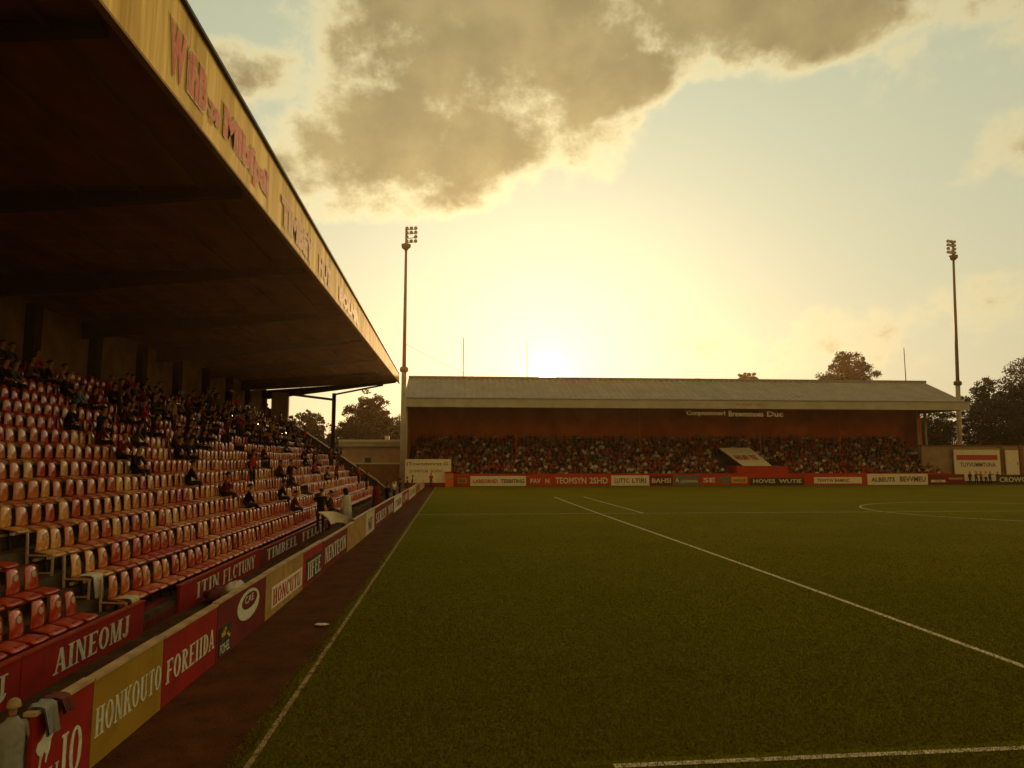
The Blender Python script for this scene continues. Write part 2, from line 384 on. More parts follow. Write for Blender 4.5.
# seat rails
for a, b in ((Y0, AIS[0][0]), (AIS[0][1], AIS[1][0]), (AIS[1][1], Y1-.4)):
    for k in range(ROWS):
        x, z = X0-DX*k, Z0+DZ*k; mb = MB()
        mb.bar((x-.06, a, z-.075), (x-.06, b, z-.075), .05, .05)
        mb.bar((x-.30, a, z-.11), (x-.30, b, z-.11), .05, .05)
        gpart(mb, 'seat_rail', M['rail_red'] if a < 10 or k < 1 else M['rail'])
# back wall with pilasters
mb = MB(); mb.box(-16.2, -15.95, 1, 61.0, 0, 9.15); gpart(mb, 'back_wall', M['wall_panel'])
for y in np.arange(4, 61, 4.6):
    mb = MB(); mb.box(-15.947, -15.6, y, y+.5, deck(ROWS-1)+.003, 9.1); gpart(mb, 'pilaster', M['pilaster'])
# roof
XF = -4.85
def fz(y): return 9.46+(9.97-9.46)*(y-9)/52           # fascia bottom
def ft(y): return 11.30+(10.75-11.30)*(y-11)/50       # fascia top
mb = MB(); n = 116; RY0, RY1 = 0.0, 61.2
pts = []
for i in range(n+1):
    y = RY0+(RY1-RY0)*i/n; d = .075 if i % 2 else 0
    pts.append((y, d))
for i in range(n):
    (ya, da), (yb, db) = pts[i], pts[i+1]
    mb.quad((XF-.02, ya, fz(ya)+.12+da), (XF-.02, yb, fz(yb)+.12+db), (-16.5, yb, 9.27+db), (-16.5, ya, 9.27+da))
    mb.quad((XF-.02, ya, fz(ya)+.22+da), (-16.5, ya, 9.37+da), (-16.5, yb, 9.37+db), (XF-.02, yb, fz(yb)+.22+db))
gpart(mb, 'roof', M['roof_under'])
for x in np.arange(-5.9, -16, -1.45):
    mb = MB(); t = (x-XF)/(-16.5-XF)
    mb.bar((x, RY0, fz(RY0)*(1-t)+9.2*t+.06), (x, RY1-.1, fz(RY1)*(1-t)+9.2*t+.075), .06, .07); gpart(mb, 'purlin', M['roof_under'])
for y in (3.5, 10.0, 16.5, 23.5, 31, 38.5, 46, 53.5, 60.9):
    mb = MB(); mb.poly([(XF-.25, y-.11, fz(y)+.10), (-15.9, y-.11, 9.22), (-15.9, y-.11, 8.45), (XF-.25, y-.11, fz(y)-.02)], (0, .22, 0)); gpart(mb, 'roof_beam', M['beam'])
mb = MB(); n = 104; vs = []
for i in range(n+1):
    y = -2+(RY1+2+.1)*i/n; j = .008*math.sin(i*2.3)+.005*math.sin(i*.9)
    vs += [(XF+j, y, fz(y)), (XF+j*.6, y, ft(y)), (XF-.06+j, y, fz(y)), (XF-.06+j*.6, y, ft(y))]
fs = []
for i in range(n):
    a = 4*i; b = a+4; fs += [(a, b, b+1, a+1), (a+2, a+3, b+3, b+2), (a+1, b+1, b+3, a+3), (a, a+2, b+2, b)]
fs += [(0, 1, 3, 2), (4*n, 4*n+2, 4*n+3, 4*n+1)]
mb.add(vs, fs); fas = gpart(mb, 'fascia', M['fascia'])
mb = MB(); mb.bar((XF, -2, ft(-2)+.04), (XF, RY1+.1, ft(RY1+.1)+.04), .16, .07); gpart(mb, 'roof_edge_trim', M['dark_metal'])
mb = MB(); mb.bar((XF, -2, fz(-2)-.03), (XF, RY1+.1, fz(RY1+.1)-.03), .12, .05); gpart(mb, 'fascia_edge', M['edge_matt'])
for txt, ya, yb, zb, h, m1 in (('W', 11.5, 12.25, 9.78, 1.02, 'pink'), ('ihB', 12.3, 13.35, 9.86, .90, 'pink'), (':pn', 13.4, 14.1, 9.82, .55, 'pink'), ('MIbfpai', 14.3, 17.9, 9.78, .95, 'pink'),
                               ('TIMBEY', 19.2, 23.6, 9.82, .82, 'pink_pale'), ('HUT', 24.6, 27.0, 9.85, .7, 'pink_pale'), ('BOLMR', 29, 35, 9.9, .62, 'pink_pale')):
    fo = ftext('lettering_outline', txt, (XF+.016, ya, zb), UY, UZ, yb-ya, h, M['outline'], None, offset=.075, extrude=.002)
    fo.parent = fas; fo.matrix_parent_inverse = Matrix.Translation((10, -30, 0)) @ Matrix()
    fo.matrix_parent_inverse = Matrix()
    fi = ftext('lettering', txt, (XF+.0195, ya+.04, zb+.04), UY, UZ, yb-ya-.08, h-.08, M[m1], None, offset=.05, extrude=.002)
    fi.parent = fas
# the far open end: posts, tie, side wall and hand rail
mb = MB(); mb.tube([(-10.35, 61.0, 2.6), (-10.35, 61.0, 9.0)], .17, 10); gpart(mb, 'column', M['beam'])
mb = MB(); mb.box(-15.5, -14.1, 60.6, 61.0, 5.9, 9.0); gpart(mb, 'column', M['plaster'])
mb = MB(); mb.bar((-14.1, 61.0, 8.9), (-10.4, 61.0, 8.45), .16, .2); mb.bar((-10.3, 61, 8.9), (-6.2, 61.0, 9.75), .12, .14); gpart(mb, 'tie_beam', M['beam'])
mb = MB(); mb.poly([(-16.3, 61.03, 0), (-5.85, 61.03, 0), (-5.85, 61.03, .9), (-6.6, 61.03, 1.5), (-16.3, 61.03, 8.05)], (0, .2, 0)); gpart(mb, 'end_wall', M['concrete'])
mb = MB(); mb.bar((-5.9, 61.12, .97), (-6.6, 61.12, 1.58), .26, .07); mb.bar((-6.6, 61.12, 1.58), (-15.6, 61.12, 7.63), .26, .08); gpart(mb, 'wall_coping', M['rail'])

# ------------------------------------------------------------------ seats
def seat_meshes(key):
    m = M['seat_'+key]; W = .205
    pan = MB(); nx = 6; top = []; bot = []
    for i in range(nx+1):
        x = -.33+.33*i/nx; dz = .018*math.cos(PI*i/nx)-.01 - (.03 if i == nx else 0)
        for s in range(5):
            y = -W+2*W*s/4; c = .012*(1-(y/W)**2)
            top.append((x, y, dz-c+.012)); bot.append((x, y, dz-c-.013))
    def grid(top, bot, a, b, mb):
        N = len(top); vs = top+bot; fs = []
        for i in range(a):
            for s in range(b):
                p = i*(b+1)+s; fs.append((p, p+b+1, p+b+2, p+1)); fs.append((N+p, N+p+1, N+p+b+2, N+p+b+1))
        for i in range(a):
            p = i*(b+1); fs.append((p, N+p, N+p+b+1, p+b+1)); q = p+b; fs.append((q, q+b+1, N+q+b+1, N+q))
        for s in range(b):
            fs.append((s, s+1, N+s+1, N+s)); q = a*(b+1)+s; fs.append((q, N+q, N+q+1, q+1))
        mb.add(vs, fs, 0, True)
    grid(top, bot, nx, 4, pan)
    back = MB(); top = []; bot = []; nz = 7
    for i in range(nz+1):
        t = i/nz; w = .190-.034*t
        if i == nz: w *= .66
        elif i == nz-1: w *= .93
        z = .0+.425*t; x0 = -.315-.055*t+.026*math.sin(PI*t*.9)-(.012 if i == nz else 0)
        for s in range(5):
            y = -w+2*w*s/4; c = -.030*(s/2-1)**2
            top.append((x0+c, y, z)); bot.append((x0+c-.022, y, z))
    grid(top, bot, nz, 4, back)
    br = MB()
    br.bar((-.05, 0, -.035), (-.36, 0, -.05), .05, .03); br.bar((-.30, 0, -.05), (-.22, 0, -.40), .05, .04); br.bar((-.36, 0, -.04), (-.40, 0, .16), .05, .03)
    bg = MB(); ring = []
    for x in (-.338, -.315): ring.append([(x+.0, .055*math.cos(a), .27+.055*math.sin(a)) for a in np.linspace(0, 2*PI, 13)[:-1]])
    bg.loft(ring)
    return dict(seat_pan=pan.mesh('seat_pan', m), backrest=back.mesh('backrest', M['back_'+key]), bracket=br.mesh('bracket', M['dark_metal']), number_badge=bg.mesh('number_badge', M['badge']))
SM = {k: seat_meshes(k) for k in ('red', 'faded', 'cream')}
CAMP = Vector((0, 0, 3.3))
seats = []
blocks = [(Y0+.2, AIS[0][0]), (AIS[0][1]+.05, AIS[1][0]), (AIS[1][1]+.05, Y1-.5)]
for k in range(ROWS):
    for bi, (a, b) in enumerate(blocks):
        n = int((b-a)/.5)
        for i in range(n):
            if bi == 0: y = b-.25-.5*i; order = i+1
            else: y = a+.25+.5*i; order = i+1
            x, z = X0-DX*k, Z0+DZ*k
            # frame test
            th, ph = R(4.68), R(6.197)
            v = Vector((x, y, z+.2))-CAMP
            F = Vector((math.sin(th)*math.cos(ph), math.cos(th)*math.cos(ph), math.sin(ph)))
            Rt = Vector((math.cos(th), -math.sin(th), 0)); U = Rt.cross(F)
            px = 512+700*v.dot(Rt)/v.dot(F) if v.dot(F) > .5 else -999
            py = 384-700*v.dot(U)/v.dot(F) if v.dot(F) > .5 else -999
            inview = -12 < px < 1036 and py < 790
            r = random.random()
            if bi == 0: key = 'red'
            elif k == 0: key = 'red' if r < .5 else 'faded'
            elif k == 1: key = 'red' if r < .4 else ('faded' if r < .85 else 'cream')
            elif k < 8: key = 'red' if r < .22 else ('faded' if r < .72 else 'cream')  # sheen of the middle rows painted as a mix of seat colours
            else: key = 'red' if r < .75 else 'faded'
            if (bi == 1 and k in (1, 2) and i < 2): key = 'cream'
            seats.append(dict(k=k, b=bi, order=order, x=x, y=y, z=z, key=key, d=v.length, inview=inview))
near = sorted([s for s in seats if s['inview']], key=lambda s: s['d'])[:300]
ids = {id(s) for s in near}
WHERE = ['before the near aisle gap', 'beyond the near aisle gap', 'beyond the far aisle gap']
COLN = dict(red='red plastic seat', faded='orange-red seat with painted sheen', cream='cream-brown seat')
for s in near:
    t = thing('stadium_seat', f"{COLN[s['key']]} in {ordinal(s['k']+1)} row, {ordinal(s['order'])} seat {WHERE[s['b']]}", 'seat', (s['x'], s['y'], s['z']), 0, 'plastic seats bolted in rows in the grandstand')
    t.rotation_euler = (0, random.uniform(-.05, .05), random.uniform(-.07, .07))
    me = SM[s['key']]
    for p in ('seat_pan', 'bracket'): link(p, me[p], t)
    bk = link('backrest', me['backrest'], t)
    if s['k'] < 3 and s['d'] < 22: link('number_badge', me['number_badge'], bk)
# the remaining, smaller seats as one mass
allv = {}; 
mats3 = [M[a+b] for b in ('red', 'faded', 'cream') for a in ('seat_', 'back_')]
VV, FF, MI = [], [], []; off = 0
src = {}
for k2, kk in enumerate(('red', 'faded', 'cream')):
    vs, fs = [], []
    for p in ('seat_pan', 'backrest'):
        m_ = SM[kk][p]; b0 = len(vs); npan = len(fs) if p == 'backrest' else 0; vs += [v.co[:] for v in m_.vertices]; fs += [tuple(i+b0 for i in f.vertices) for f in m_.polygons]
    src[kk] = (np.array(vs), fs, [2*k2]*npan+[2*k2+1]*(len(fs)-npan))
for s in seats:
    if id(s) in ids or s['y'] < 7: continue
    vs, fs, k2 = src[s['key']]
    a1, a2 = random.uniform(-.07, .07), random.uniform(-.07, .07)
    w = np.stack([vs[:,0]-a1*vs[:,1]+a2*vs[:,2], vs[:,1]+a1*vs[:,0], vs[:,2]-a2*vs[:,0]], 1) + np.array([s['x'], s['y']+random.uniform(-.01, .01), s['z']])
    VV.append(w); FF += [tuple(i+off for i in f) for f in fs]; MI += k2; off += len(vs)
me = bpy.data.meshes.new('distant_seats'); me.from_pydata(np.concatenate(VV).tolist(), [], FF)
for m_ in mats3: me.materials.append(m_)
me.polygons.foreach_set('material_index', MI); me.polygons.foreach_set('use_smooth', [True]*len(FF)); me.update()
tag(link('distant_seats', me), 'many rows of small cream and red seats in the further part of the grandstand', 'seats', 'plastic seats bolted in rows in the grandstand', 'stuff')

# row end frames and hanging cloths beside the near aisle
def end_frame(x, y, z, label):
    t = thing('row_end_frame', label, 'frame', (x, y, z-.40), 0, 'pale metal frames at the row ends')
    mb = MB(); mb.bar((.02, 0, 0), (.02, 0, .36), .035, .035); mb.build('front_post', M['rail'], t)
    mb = MB(); mb.bar((-.42, 0, 0), (-.46, 0, .80), .035, .035); mb.build('rear_post', M['rail'], t)
    mb = MB(); mb.bar((.02, 0, .36), (-.42, 0, .38), .03, .03); mb.bar((.02, 0, .05), (-.42, 0, .05), .03, .03); mb.build('cross_bar', M['rail'], t)
end_frame(X0, 13.97, Z0, 'pale metal end frame of the front row beyond the near aisle')
end_frame(X0-DX, 13.97, Z0+DZ, 'pale metal end frame of the second row, beside the hanging white cloth')
end_frame(X0-2*DX, 13.97, Z0+2*DZ, 'pale metal end frame of the third row beyond the near aisle')
def hang_cloth(name, label, x, y, z, w, drop, m, ax='x', over=.25):
    """a sheet of cloth hanging over an edge in folds"""
    mb = MB(); nu, nv = 14, 12; rows = []
    for j in range(nv+1):
        t = j/nv; row = []
        for i in range(nu+1):
            u = i/nu-.5
            f = .03*math.sin(i*1.9+1)*(t**.7)+.02*math.sin(i*.8)
            wd = w*(1-.35*t*abs(math.sin(2+u*3)))
            if t < .3: q = (-over*(1-t/.3)+0, 0.01)
            else: q = (.02+.05*(t-.3), -(t-.3)/.7*drop*(1+.12*math.sin(i*.9)))
            p = (q[0]+f, u*wd, q[1]) if ax == 'x' else (u*wd, -q[0]-f, q[1])
            row.append((x+p[0], y+p[1], z+p[2]))
        rows.append(row)
    th = .012
    top = [p for r in rows for p in r]; N = len(top); bot = [(p[0]-(th if ax == 'x' else 0), p[1]+(0 if ax == 'x' else th), p[2]-th) for p in top]; fs = []
    for j in range(nv):
        for i in range(nu):
            p = j*(nu+1)+i; fs += [(p, p+1, p+nu+2, p+nu+1), (N+p, N+p+nu+1, N+p+nu+2, N+p+1)]
    mb.add(top+bot, fs, 0, True); return mb.build(name, m)
tag(hang_cloth('hanging_cloth', '', X0-DX+.04, 14.2, Z0+DZ+.02, .42, .42, M['cloth_white']), 'white cloth hanging over the end of the second seat row', 'cloth')
tag(hang_cloth('hanging_cloth', '', X0+.04, 14.25, Z0+.02, .40, .30, M['cloth_cream']), 'pale cloth hanging over the end seat of the front row', 'cloth')

# ------------------------------------------------------------------ red wall panels in front of the seats
RG = 'red wall panels below the seats'
def red_panel(y0, y1, texts, label, m='board_red', z1=.60):
    t = thing('wall_panel', label, 'board', (-5.9, y0, 0), 0, RG)
    mb = MB(); mb.box(-.06, 0, 0, y1-y0-.02, .0, z1); mb.build('panel', M[m], t)
    mb = MB(); mb.box(-.09, .02, 0, y1-y0-.02, z1+.002, z1+.03); mb.build('top_trim', M['rail_red'], t)
    for txt, a, b, zb, h in texts: serif('lettering', txt, (.002, a-y0, zb), UY, UZ, NX, b-a, h, M['letter'], t)
red_panel(5.0, 10.5, [('TOWIU', 7.2, 10.28, .12, .36)], 'red wall panel whose lettering ends in U, at the photo edge')
red_panel(10.5, 14.35, [('AINEOMJ', 11.3, 13.75, .12, .36)], 'red wall panel lettered AINEOMJ')
red_panel(16.1, 22.4, [('ITIN', 17.1, 18.7, .12, .36), ('FLCTUNY', 18.95, 21.9, .12, .36)], 'red wall panel lettered ITIN FLCTUNY', 'board_red', .57)
red_panel(22.4, 36.0, [('TIMBEEL', 23.2, 27.6, .13, .34), ('FELUTI', 28.4, 33.2, .13, .34)], 'long red wall panel lettered TIMBEEL FELUTI', 'board_maroon', .54)
mb = MB(); mb.box(-.45, .0, 0, 1.7, 0, .17); mb.box(-.45, -.2, 0, 1.7, .173, .34)
for i in range(12): mb.box(.001, .008, .08+i*.13, .13+i*.13, .02, .15)
o = mb.build('red_steps', M['board_maroon']); o.location = (-5.95, 14.38, .012); tag(o, 'low red steps in the gap between the red wall panels', 'steps')

# ------------------------------------------------------------------ perimeter hoardings along the track
PG = 'advertising boards along the track'
def bx(y): return -3.86+.25*max(0, y-10)/78
def board(y0, y1, m, label, texts=(), h=.93, extra=None, cap='cap'):
    t = thing('advertising_board', label, 'advertising board', (bx(y0), y0, 0), -math.atan2(bx(y1)-bx(y0), y1-y0), PG)
    L_ = y1-y0-.025
    mb = MB(); mb.box(-.04, 0, 0, L_, .01, h); mb.build('panel', M[m], t)
    if cap:
        mb = MB(); mb.box(-.10, .015, 0, L_, h+.002, h+.04); mb.build('top_rail', M[cap], t)
    nb = max(2, int(L_/2)+1)
    for i in range(nb):
        mb = MB(); yy = .1+(L_-.2)*i/(nb-1); mb.bar((-.07, yy, h-.05), (-.45, yy, .02), .05, .05); mb.build('strut', M['dark_metal'], t)
    for txt, a, b, zb, hh, mm, st in texts:
        if st: serif('lettering', txt, (.002, a-y0, zb), UY, UZ, NX, b-a, hh, M[mm], t)
        else: ftext('lettering', txt, (.002, a-y0, zb), UY, UZ, b-a, hh, M[mm], t, extrude=.006)
    if extra: extra(t, L_, h)
    return t
def emb(t, L_, h):
    pts = [(7.18,.60),(7.20,.66),(7.26,.68),(7.33,.74),(7.37,.78),(7.42,.76),(7.44,.71),(7.47,.70),(7.45,.66),(7.42,.62),(7.41,.54),(7.38,.50),(7.36,.44),(7.34,.44),(7.35,.51),(7.32,.55),(7.28,.50),(7.26,.42),(7.24,.43),(7.25,.53),(7.21,.56)]
    mb = MB(); mb.poly([(.002, y-7.12, z) for y, z in pts], (.006, 0, 0)); mb.build('emblem', M['letter'], t)
board(7.12, 8.22, 'board_red', 'red board with pale animal emblem and big letters IO, nearest the camera',
      [('IO', 7.62, 8.05, .12, .46, 'letter', 1), ('ELI', 7.30, 7.60, .08, .28, 'letter', 1)], extra=emb)
board(8.22, 10.07, 'board_yellow', 'yellow ochre board lettered HONKOUTO', [('HONKOUTO', 8.28, 10.03, .30, .31, 'letter', 1)], .92)
board(10.07, 12.2, 'board_red', 'red board lettered FOREIIDA', [('FOREIIDA', 10.17, 12.08, .28, .31, 'letter', 1)], .91)
def logo(t, L_, h):
    mb = MB(); n = 28; r0 = [(0, 1.75+.70*math.cos(2*PI*i/n), .60+.27*math.sin(2*PI*i/n)) for i in range(n)]
    r1 = [(0, 1.80+.50*math.cos(2*PI*i/n), .66+.15*math.sin(2*PI*i/n)) for i in range(n)]
    for i in range(n):
        j = (i+1) % n; mb.poly([(.002,)+r0[i][1:], (.002,)+r0[j][1:], (.002,)+r1[j][1:], (.002,)+r1[i][1:]], (.006, 0, 0))
    mb.build('oval_emblem', M['letter'], t)
    ftext('lettering', 'CAE', (.002, 1.5, .63), UY, UZ, .55, .13, M['letter'], t, extrude=.006)
    mb = MB(); mb.box(.002, .012, .10, .72, .05, .52); pl = mb.build('small_poster', M['board_dark'], t)
    mb = MB()
    for i in range(14): 
        a, b = random.uniform(.14, .6), random.uniform(.28, .46); mb.box(.013, .017+.0004*i, a, a+.08, b, b+.05, i % 2)
    mb.build('picture', [M['wear_olive'], M['gold']], pl)
    ftext('lettering', 'FOHEL', (.014, .15, .08), UY, UZ, .5, .16, M['letter'], pl, extrude=.004)
board(12.2, 15.15, 'board_maroon', 'maroon board with pale oval emblem and small dark poster', [], .93, logo)
def frame(t, L_, h):
    mb = MB(); mb.box(.002, .012, .45, L_-.15, .16, .60); mb.build('inset_panel', M['board_white'], t)
    serif('lettering', 'HONCUTU', (.014, .55, .21), UY, UZ, NX, L_-.85, .33, M['letter_red'], t)
board(15.15, 18.7, 'board_ochre', 'ochre board with white inset lettered HONCUTU', [], .94, frame)
def frame2(t, L_, h):
    mb = MB(); mb.box(.002, .010, .35, L_-.2, .08, .70); mb.build('inset_panel', M['board_dark'], t)
    serif('lettering', 'IIFEE', (.012, .5, .16), UY, UZ, NX, L_-.85, .44, M['letter'], t)
board(18.7, 21.4, 'board_red', 'red board with dark inset lettered IIFEE', [], .93, frame2)
board(21.4, 26.0, 'board_maroon', 'dull red board lettered NENTECIN in pale letters', [('NENTECIN', 21.7, 25.7, .22, .46, 'letter', 1)], .90)
board(26.0, 27.7, 'board_ochre', 'short plain ochre board under the cream sheet', [], .92)
board(27.7, 31.2, 'board_ochre', 'plain tan board just beyond the cream sheet', [], 1.0)
board(31.2, 34.4, 'board_cream', 'dirty cream board with one dark letter panel', [('MI', 32, 33.6, .2, .5, 'letter_dark', 1)], 1.0)
board(34.4, 45.0, 'board_maroon', 'long dull red board lettered SEREEN NOR', [('SEREEN', 35, 40.2, .2, .5, 'letter', 1), ('NOR', 41.2, 44.4, .2, .5, 'letter', 1)], .98)
board(45.0, 51.5, 'board_white', 'dirty white board lettered COMIN in dark letters', [('COMIN', 45.8, 50.8, .25, .45, 'letter_dark', 1)], .95)
board(51.5, 59.0, 'board_red', 'far red board lettered LARI in white', [('LARI', 52.3, 58, .22, .5, 'letter', 1)], .92)
board(59.0, 68.0, 'board_white', 'far white board lettered HTTON', [('HTTON', 60, 67, .22, .5, 'letter_dark', 1)], .9)
board(68.0, 77.0, 'board_ochre', 'far ochre board lettered NOMA', [('NOMA', 69, 76, .22, .5, 'letter_red', 1)], .9)
board(77.0, 86.5, 'board_white', 'farthest whitish board lettered TELIN', [('TELIN', 78, 85.5, .22, .5, 'letter_red', 1)], .9)

# ------------------------------------------------------------------ people
def skin_body(name, J, E, mats, reg, sub=1, res=None):
    """J: joint -> (pos, radius, region), E: edges; one continuous skin around the skeleton"""
    keys = list(J); idx = {k: i for i, k in enumerate(keys)}
    me = bpy.data.meshes.new(name+'_skeleton'); me.from_pydata([J[k][0] for k in keys], [(idx[a], idx[b]) for a, b in E], [])
    o = bpy.data.objects.new(name+'_skeleton', me); C.objects.link(o)
    sk = o.modifiers.new('skin', 'SKIN'); sk.branch_smoothing = .6; sk.use_smooth_shade = True
    for i, k in enumerate(keys):
        r = J[k][1]; r = r if isinstance(r, tuple) else (r, r)
        me.skin_vertices[0].data[i].radius = r
        me.skin_vertices[0].data[i].use_root = (k == 'pelvis')
    ss = o.modifiers.new('sub', 'SUBSURF'); ss.levels = sub; ss.render_levels = sub
    bpy.context.view_layer.update()
    out = bpy.data.meshes.new_from_object(o.evaluated_get(bpy.context.evaluated_depsgraph_get()))
    bpy.data.objects.remove(o)
    out.name = name
    pts = np.array([J[k][0] for k in keys]); rg = [J[k][2] for k in keys]; ed = [(idx[a], idx[b]) for a, b in E]
    A = np.array([pts[a] for a, b in ed]); B = np.array([pts[b] for a, b in ed])
    cen = np.array([p.center[:] for p in out.polygons]) if len(out.polygons) else np.zeros((0, 3))
    d = B-A; l2 = (d**2).sum(1)+1e-9
    mi = []
    for c in cen:
        t = np.clip(((c-A)*d).sum(1)/l2, 0, 1); q = A+d*t[:, None]; e = int(((q-c)**2).sum(1).argmin())
        a, b = ed[e]; mi.append(reg.index(rg[a] if t[e] < .5 else rg[b]))
    out.materials.clear()
    for m_ in mats: out.materials.append(m_)
    out.polygons.foreach_set('material_index', mi); out.polygons.foreach_set('use_smooth', [True]*len(mi)); out.update()
    return out
def skeleton(pose, fingers=False, seed=0, h=1.74):
    """joints of a person at the origin facing +X"""
    rs = random.Random(seed); s = h/1.74; J = {}; E = []
    def j(k, p, r, g): J[k] = (tuple(c*s for c in p), (r[0]*s, r[1]*s) if isinstance(r, tuple) else r*s, g)
    ln = rs.uniform(-.02, .06)
    if pose == 'stand':
        j('pelvis', (0,0,.95), (.125,.16), 'low'); j('waist', (0,0,1.08), (.11,.15), 'top'); j('chest', (.0+ln,0,1.30), (.12,.17), 'top'); j('neck', (ln,0,1.47), .058, 'skin')
        hz, hx = 1.54, ln+.01
        for sd, q in (('l', 1), ('r', -1)):
            st = rs.uniform(-.08, .08)
            j('hip'+sd, (0, q*.09, .90), .095, 'low'); j('knee'+sd, (.02+st*.6, q*.10, .50), .062, 'low'); j('ankle'+sd, (st-.02, q*.10, .09), .042, 'shoe'); j('toe'+sd, (st+.14, q*.12, .04), .036, 'shoe')
            j('shoulder'+sd, (ln, q*.17, 1.40), .062, 'top')
            if seed % 3 == 1: j('elbow'+sd, (ln+.10, q*.23, 1.13), .045, 'top'); j('wrist'+sd, (ln+.30, q*.14, 1.12), .032, 'skin'); hd = (.09, -q*.02, 0)
            elif seed % 3 == 2 and q == 1: j('elbow'+sd, (ln+.18, q*.26, 1.25), .045, 'top'); j('wrist'+sd, (ln+.36, q*.26, 1.42), .032, 'skin'); hd = (.06, 0, .06)
            else: j('elbow'+sd, (ln-.03, q*.25, 1.12), .045, 'top'); j('wrist'+sd, (ln+.04, q*.27, .87), .032, 'skin'); hd = (.02, 0, -.09)
            w = J['wrist'+sd][0]
            j('hand'+sd, (w[0]/s+hd[0], w[1]/s+hd[1], w[2]/s+hd[2]), .036, 'skin')
    else:
        fw = rs.uniform(.0, .16)
        j('pelvis', (0,0,.10), (.13,.17), 'low'); j('waist', (fw*.3,0,.24), (.12,.16), 'top'); j('chest', (fw,0,.46), (.125,.18), 'top'); j('neck', (fw*1.3,0,.63), .058, 'skin')
        hz, hx = .70, fw*1.4+.02
        for sd, q in (('l', 1), ('r', -1)):
            j('hip'+sd, (.06, q*.09, .09), .10, 'low'); j('knee'+sd, (.46, q*.12, .12), .066, 'low'); j('ankle'+sd, (.44, q*.12, -.33), .042, 'shoe'); j('toe'+sd, (.58, q*.13, -.38), .036, 'shoe')
            j('shoulder'+sd, (fw, q*.18, .55), .064, 'top'); j('elbow'+sd, (fw+.12, q*.25, .31), .047, 'top'); j('wrist'+sd, (.34, q*.10, .23), .034, 'skin'); j('hand'+sd, (.42, q*.07, .21), .036, 'skin')
    tw = rs.uniform(-.02, .02)
    j('jaw', (hx+.02, tw, hz+.02), .075, 'skin'); j('skull', (hx+.01, tw, hz+.10), (.095,.082), 'skin'); j('crown', (hx, tw, hz+.165), .062, 'skin')
    E += [('pelvis','waist'),('waist','chest'),('chest','neck'),('neck','jaw'),('jaw','skull'),('skull','crown')]
    if fingers: j('nose', (hx+.115, tw, hz+.075), .014, 'skin'); E += [('skull', 'nose')]
    for sd in 'lr':
        E += [('pelvis','hip'+sd),('hip'+sd,'knee'+sd),('knee'+sd,'ankle'+sd),('ankle'+sd,'toe'+sd),('chest','shoulder'+sd),('shoulder'+sd,'elbow'+sd),('elbow'+sd,'wrist'+sd),('wrist'+sd,'hand'+sd)]
        if fingers:
            w = Vector(J['wrist'+sd][0])/s; hv = Vector(J['hand'+sd][0])/s; d = (hv-w).normalized(); side = d.cross(Vector((0, 1, 0))).normalized()
            for fi, (of, ln_) in enumerate(((-.024, .065), (-.008, .078), (.008, .074), (.024, .056))):
                a = hv+side*of+d*.02; b = a+d*ln_*.55; c = b+d*ln_*.4+Vector((0, .015, 0))
                j(f'f{fi}a'+sd, a, .011, 'skin'); j(f'f{fi}b'+sd, b, .010, 'skin'); j(f'f{fi}c'+sd, c, .008, 'skin')
                E += [('hand'+sd, f'f{fi}a'+sd), (f'f{fi}a'+sd, f'f{fi}b'+sd), (f'f{fi}b'+sd, f'f{fi}c'+sd)]
            a = w.lerp(hv, .4)+side*.045; b = a+d*.045+side*.012
            j('ta'+sd, a, .012, 'skin'); j('tb'+sd, b, .009, 'skin'); E += [('wrist'+sd, 'ta'+sd), ('ta'+sd, 'tb'+sd)]
    return J, E, Vector((hx, tw, hz+.10))*s, s
def hair_mesh(c, s, m, long=False):
    mb = MB(); rings = []
    lo = -.16 if long else -.02
    for z in (lo, lo*.4+.0, .03, .065, .09, .102):
        r = math.sqrt(max(0, 1-(max(z, 0)/.106)**2)); back = .045 if z < .02 else 0
        rr = r*.103 if z > -.05 else .095
        rings.append([(c.x+(rr*math.cos(a)*1.04-(.012 if z > .02 else .03))*s if math.cos(a) < .25 or z > .025 else c.x+(-.01+.02*math.cos(a))*s, c.y+rr*.93*math.sin(a)*s, c.z+z*s) for a in np.linspace(0, 2*PI, 15)[:-1]])
    mb.loft(rings); return mb.mesh('hair', m)
REG = ['top', 'low', 'skin', 'shoe']
BODY = {}
def person_mesh(pose, seed, top, low='trousers', fingers=False, h=1.74, hair='hair_dark', long=False, sub=1):
    key = (pose, seed, top, low, fingers, h, hair, long)
    if key not in BODY:
        J, E, hc, s = skeleton(pose, fingers, seed, h)
        b = skin_body('body', J, E, [M[top], M[low], M['skin'], M['shoe']], REG, sub)
        BODY[key] = (b, hair_mesh(hc, s, M[hair], long), hc, s)
    return BODY[key]
def person(label, x, y, z, rz, pose='stand', seed=0, top='wear_black', group=None, **kw):
    b, hm, hc, s = person_mesh(pose, seed, top, **kw)
    t = thing('person', label, 'person', (x, y, z), rz, group)
    link('body', b, t); link('hair', hm, t)
    return t, hc, s
def garment(name, t, zs, m, folds=.02, k=26, x0=0):
    """robe or coat: rings (z, half depth, half width)"""
    mb = MB(); rings = []
    for i, (z, a, b) in enumerate(zs):
        fo = folds*i/len(zs)
        rings.append([(x0+(a+fo*math.sin(7*q+i*.3))*math.cos(q), (b+fo*math.cos(6*q+1))*math.sin(q), z) for q in np.linspace(0, 2*PI, k+1)[:-1]])
    inner = [[(p[0]*.96, p[1]*.96, p[2]) for p in r] for r in reversed(rings)]
    mb.loft(rings+inner, cap=False); return mb.build(name, m, t)
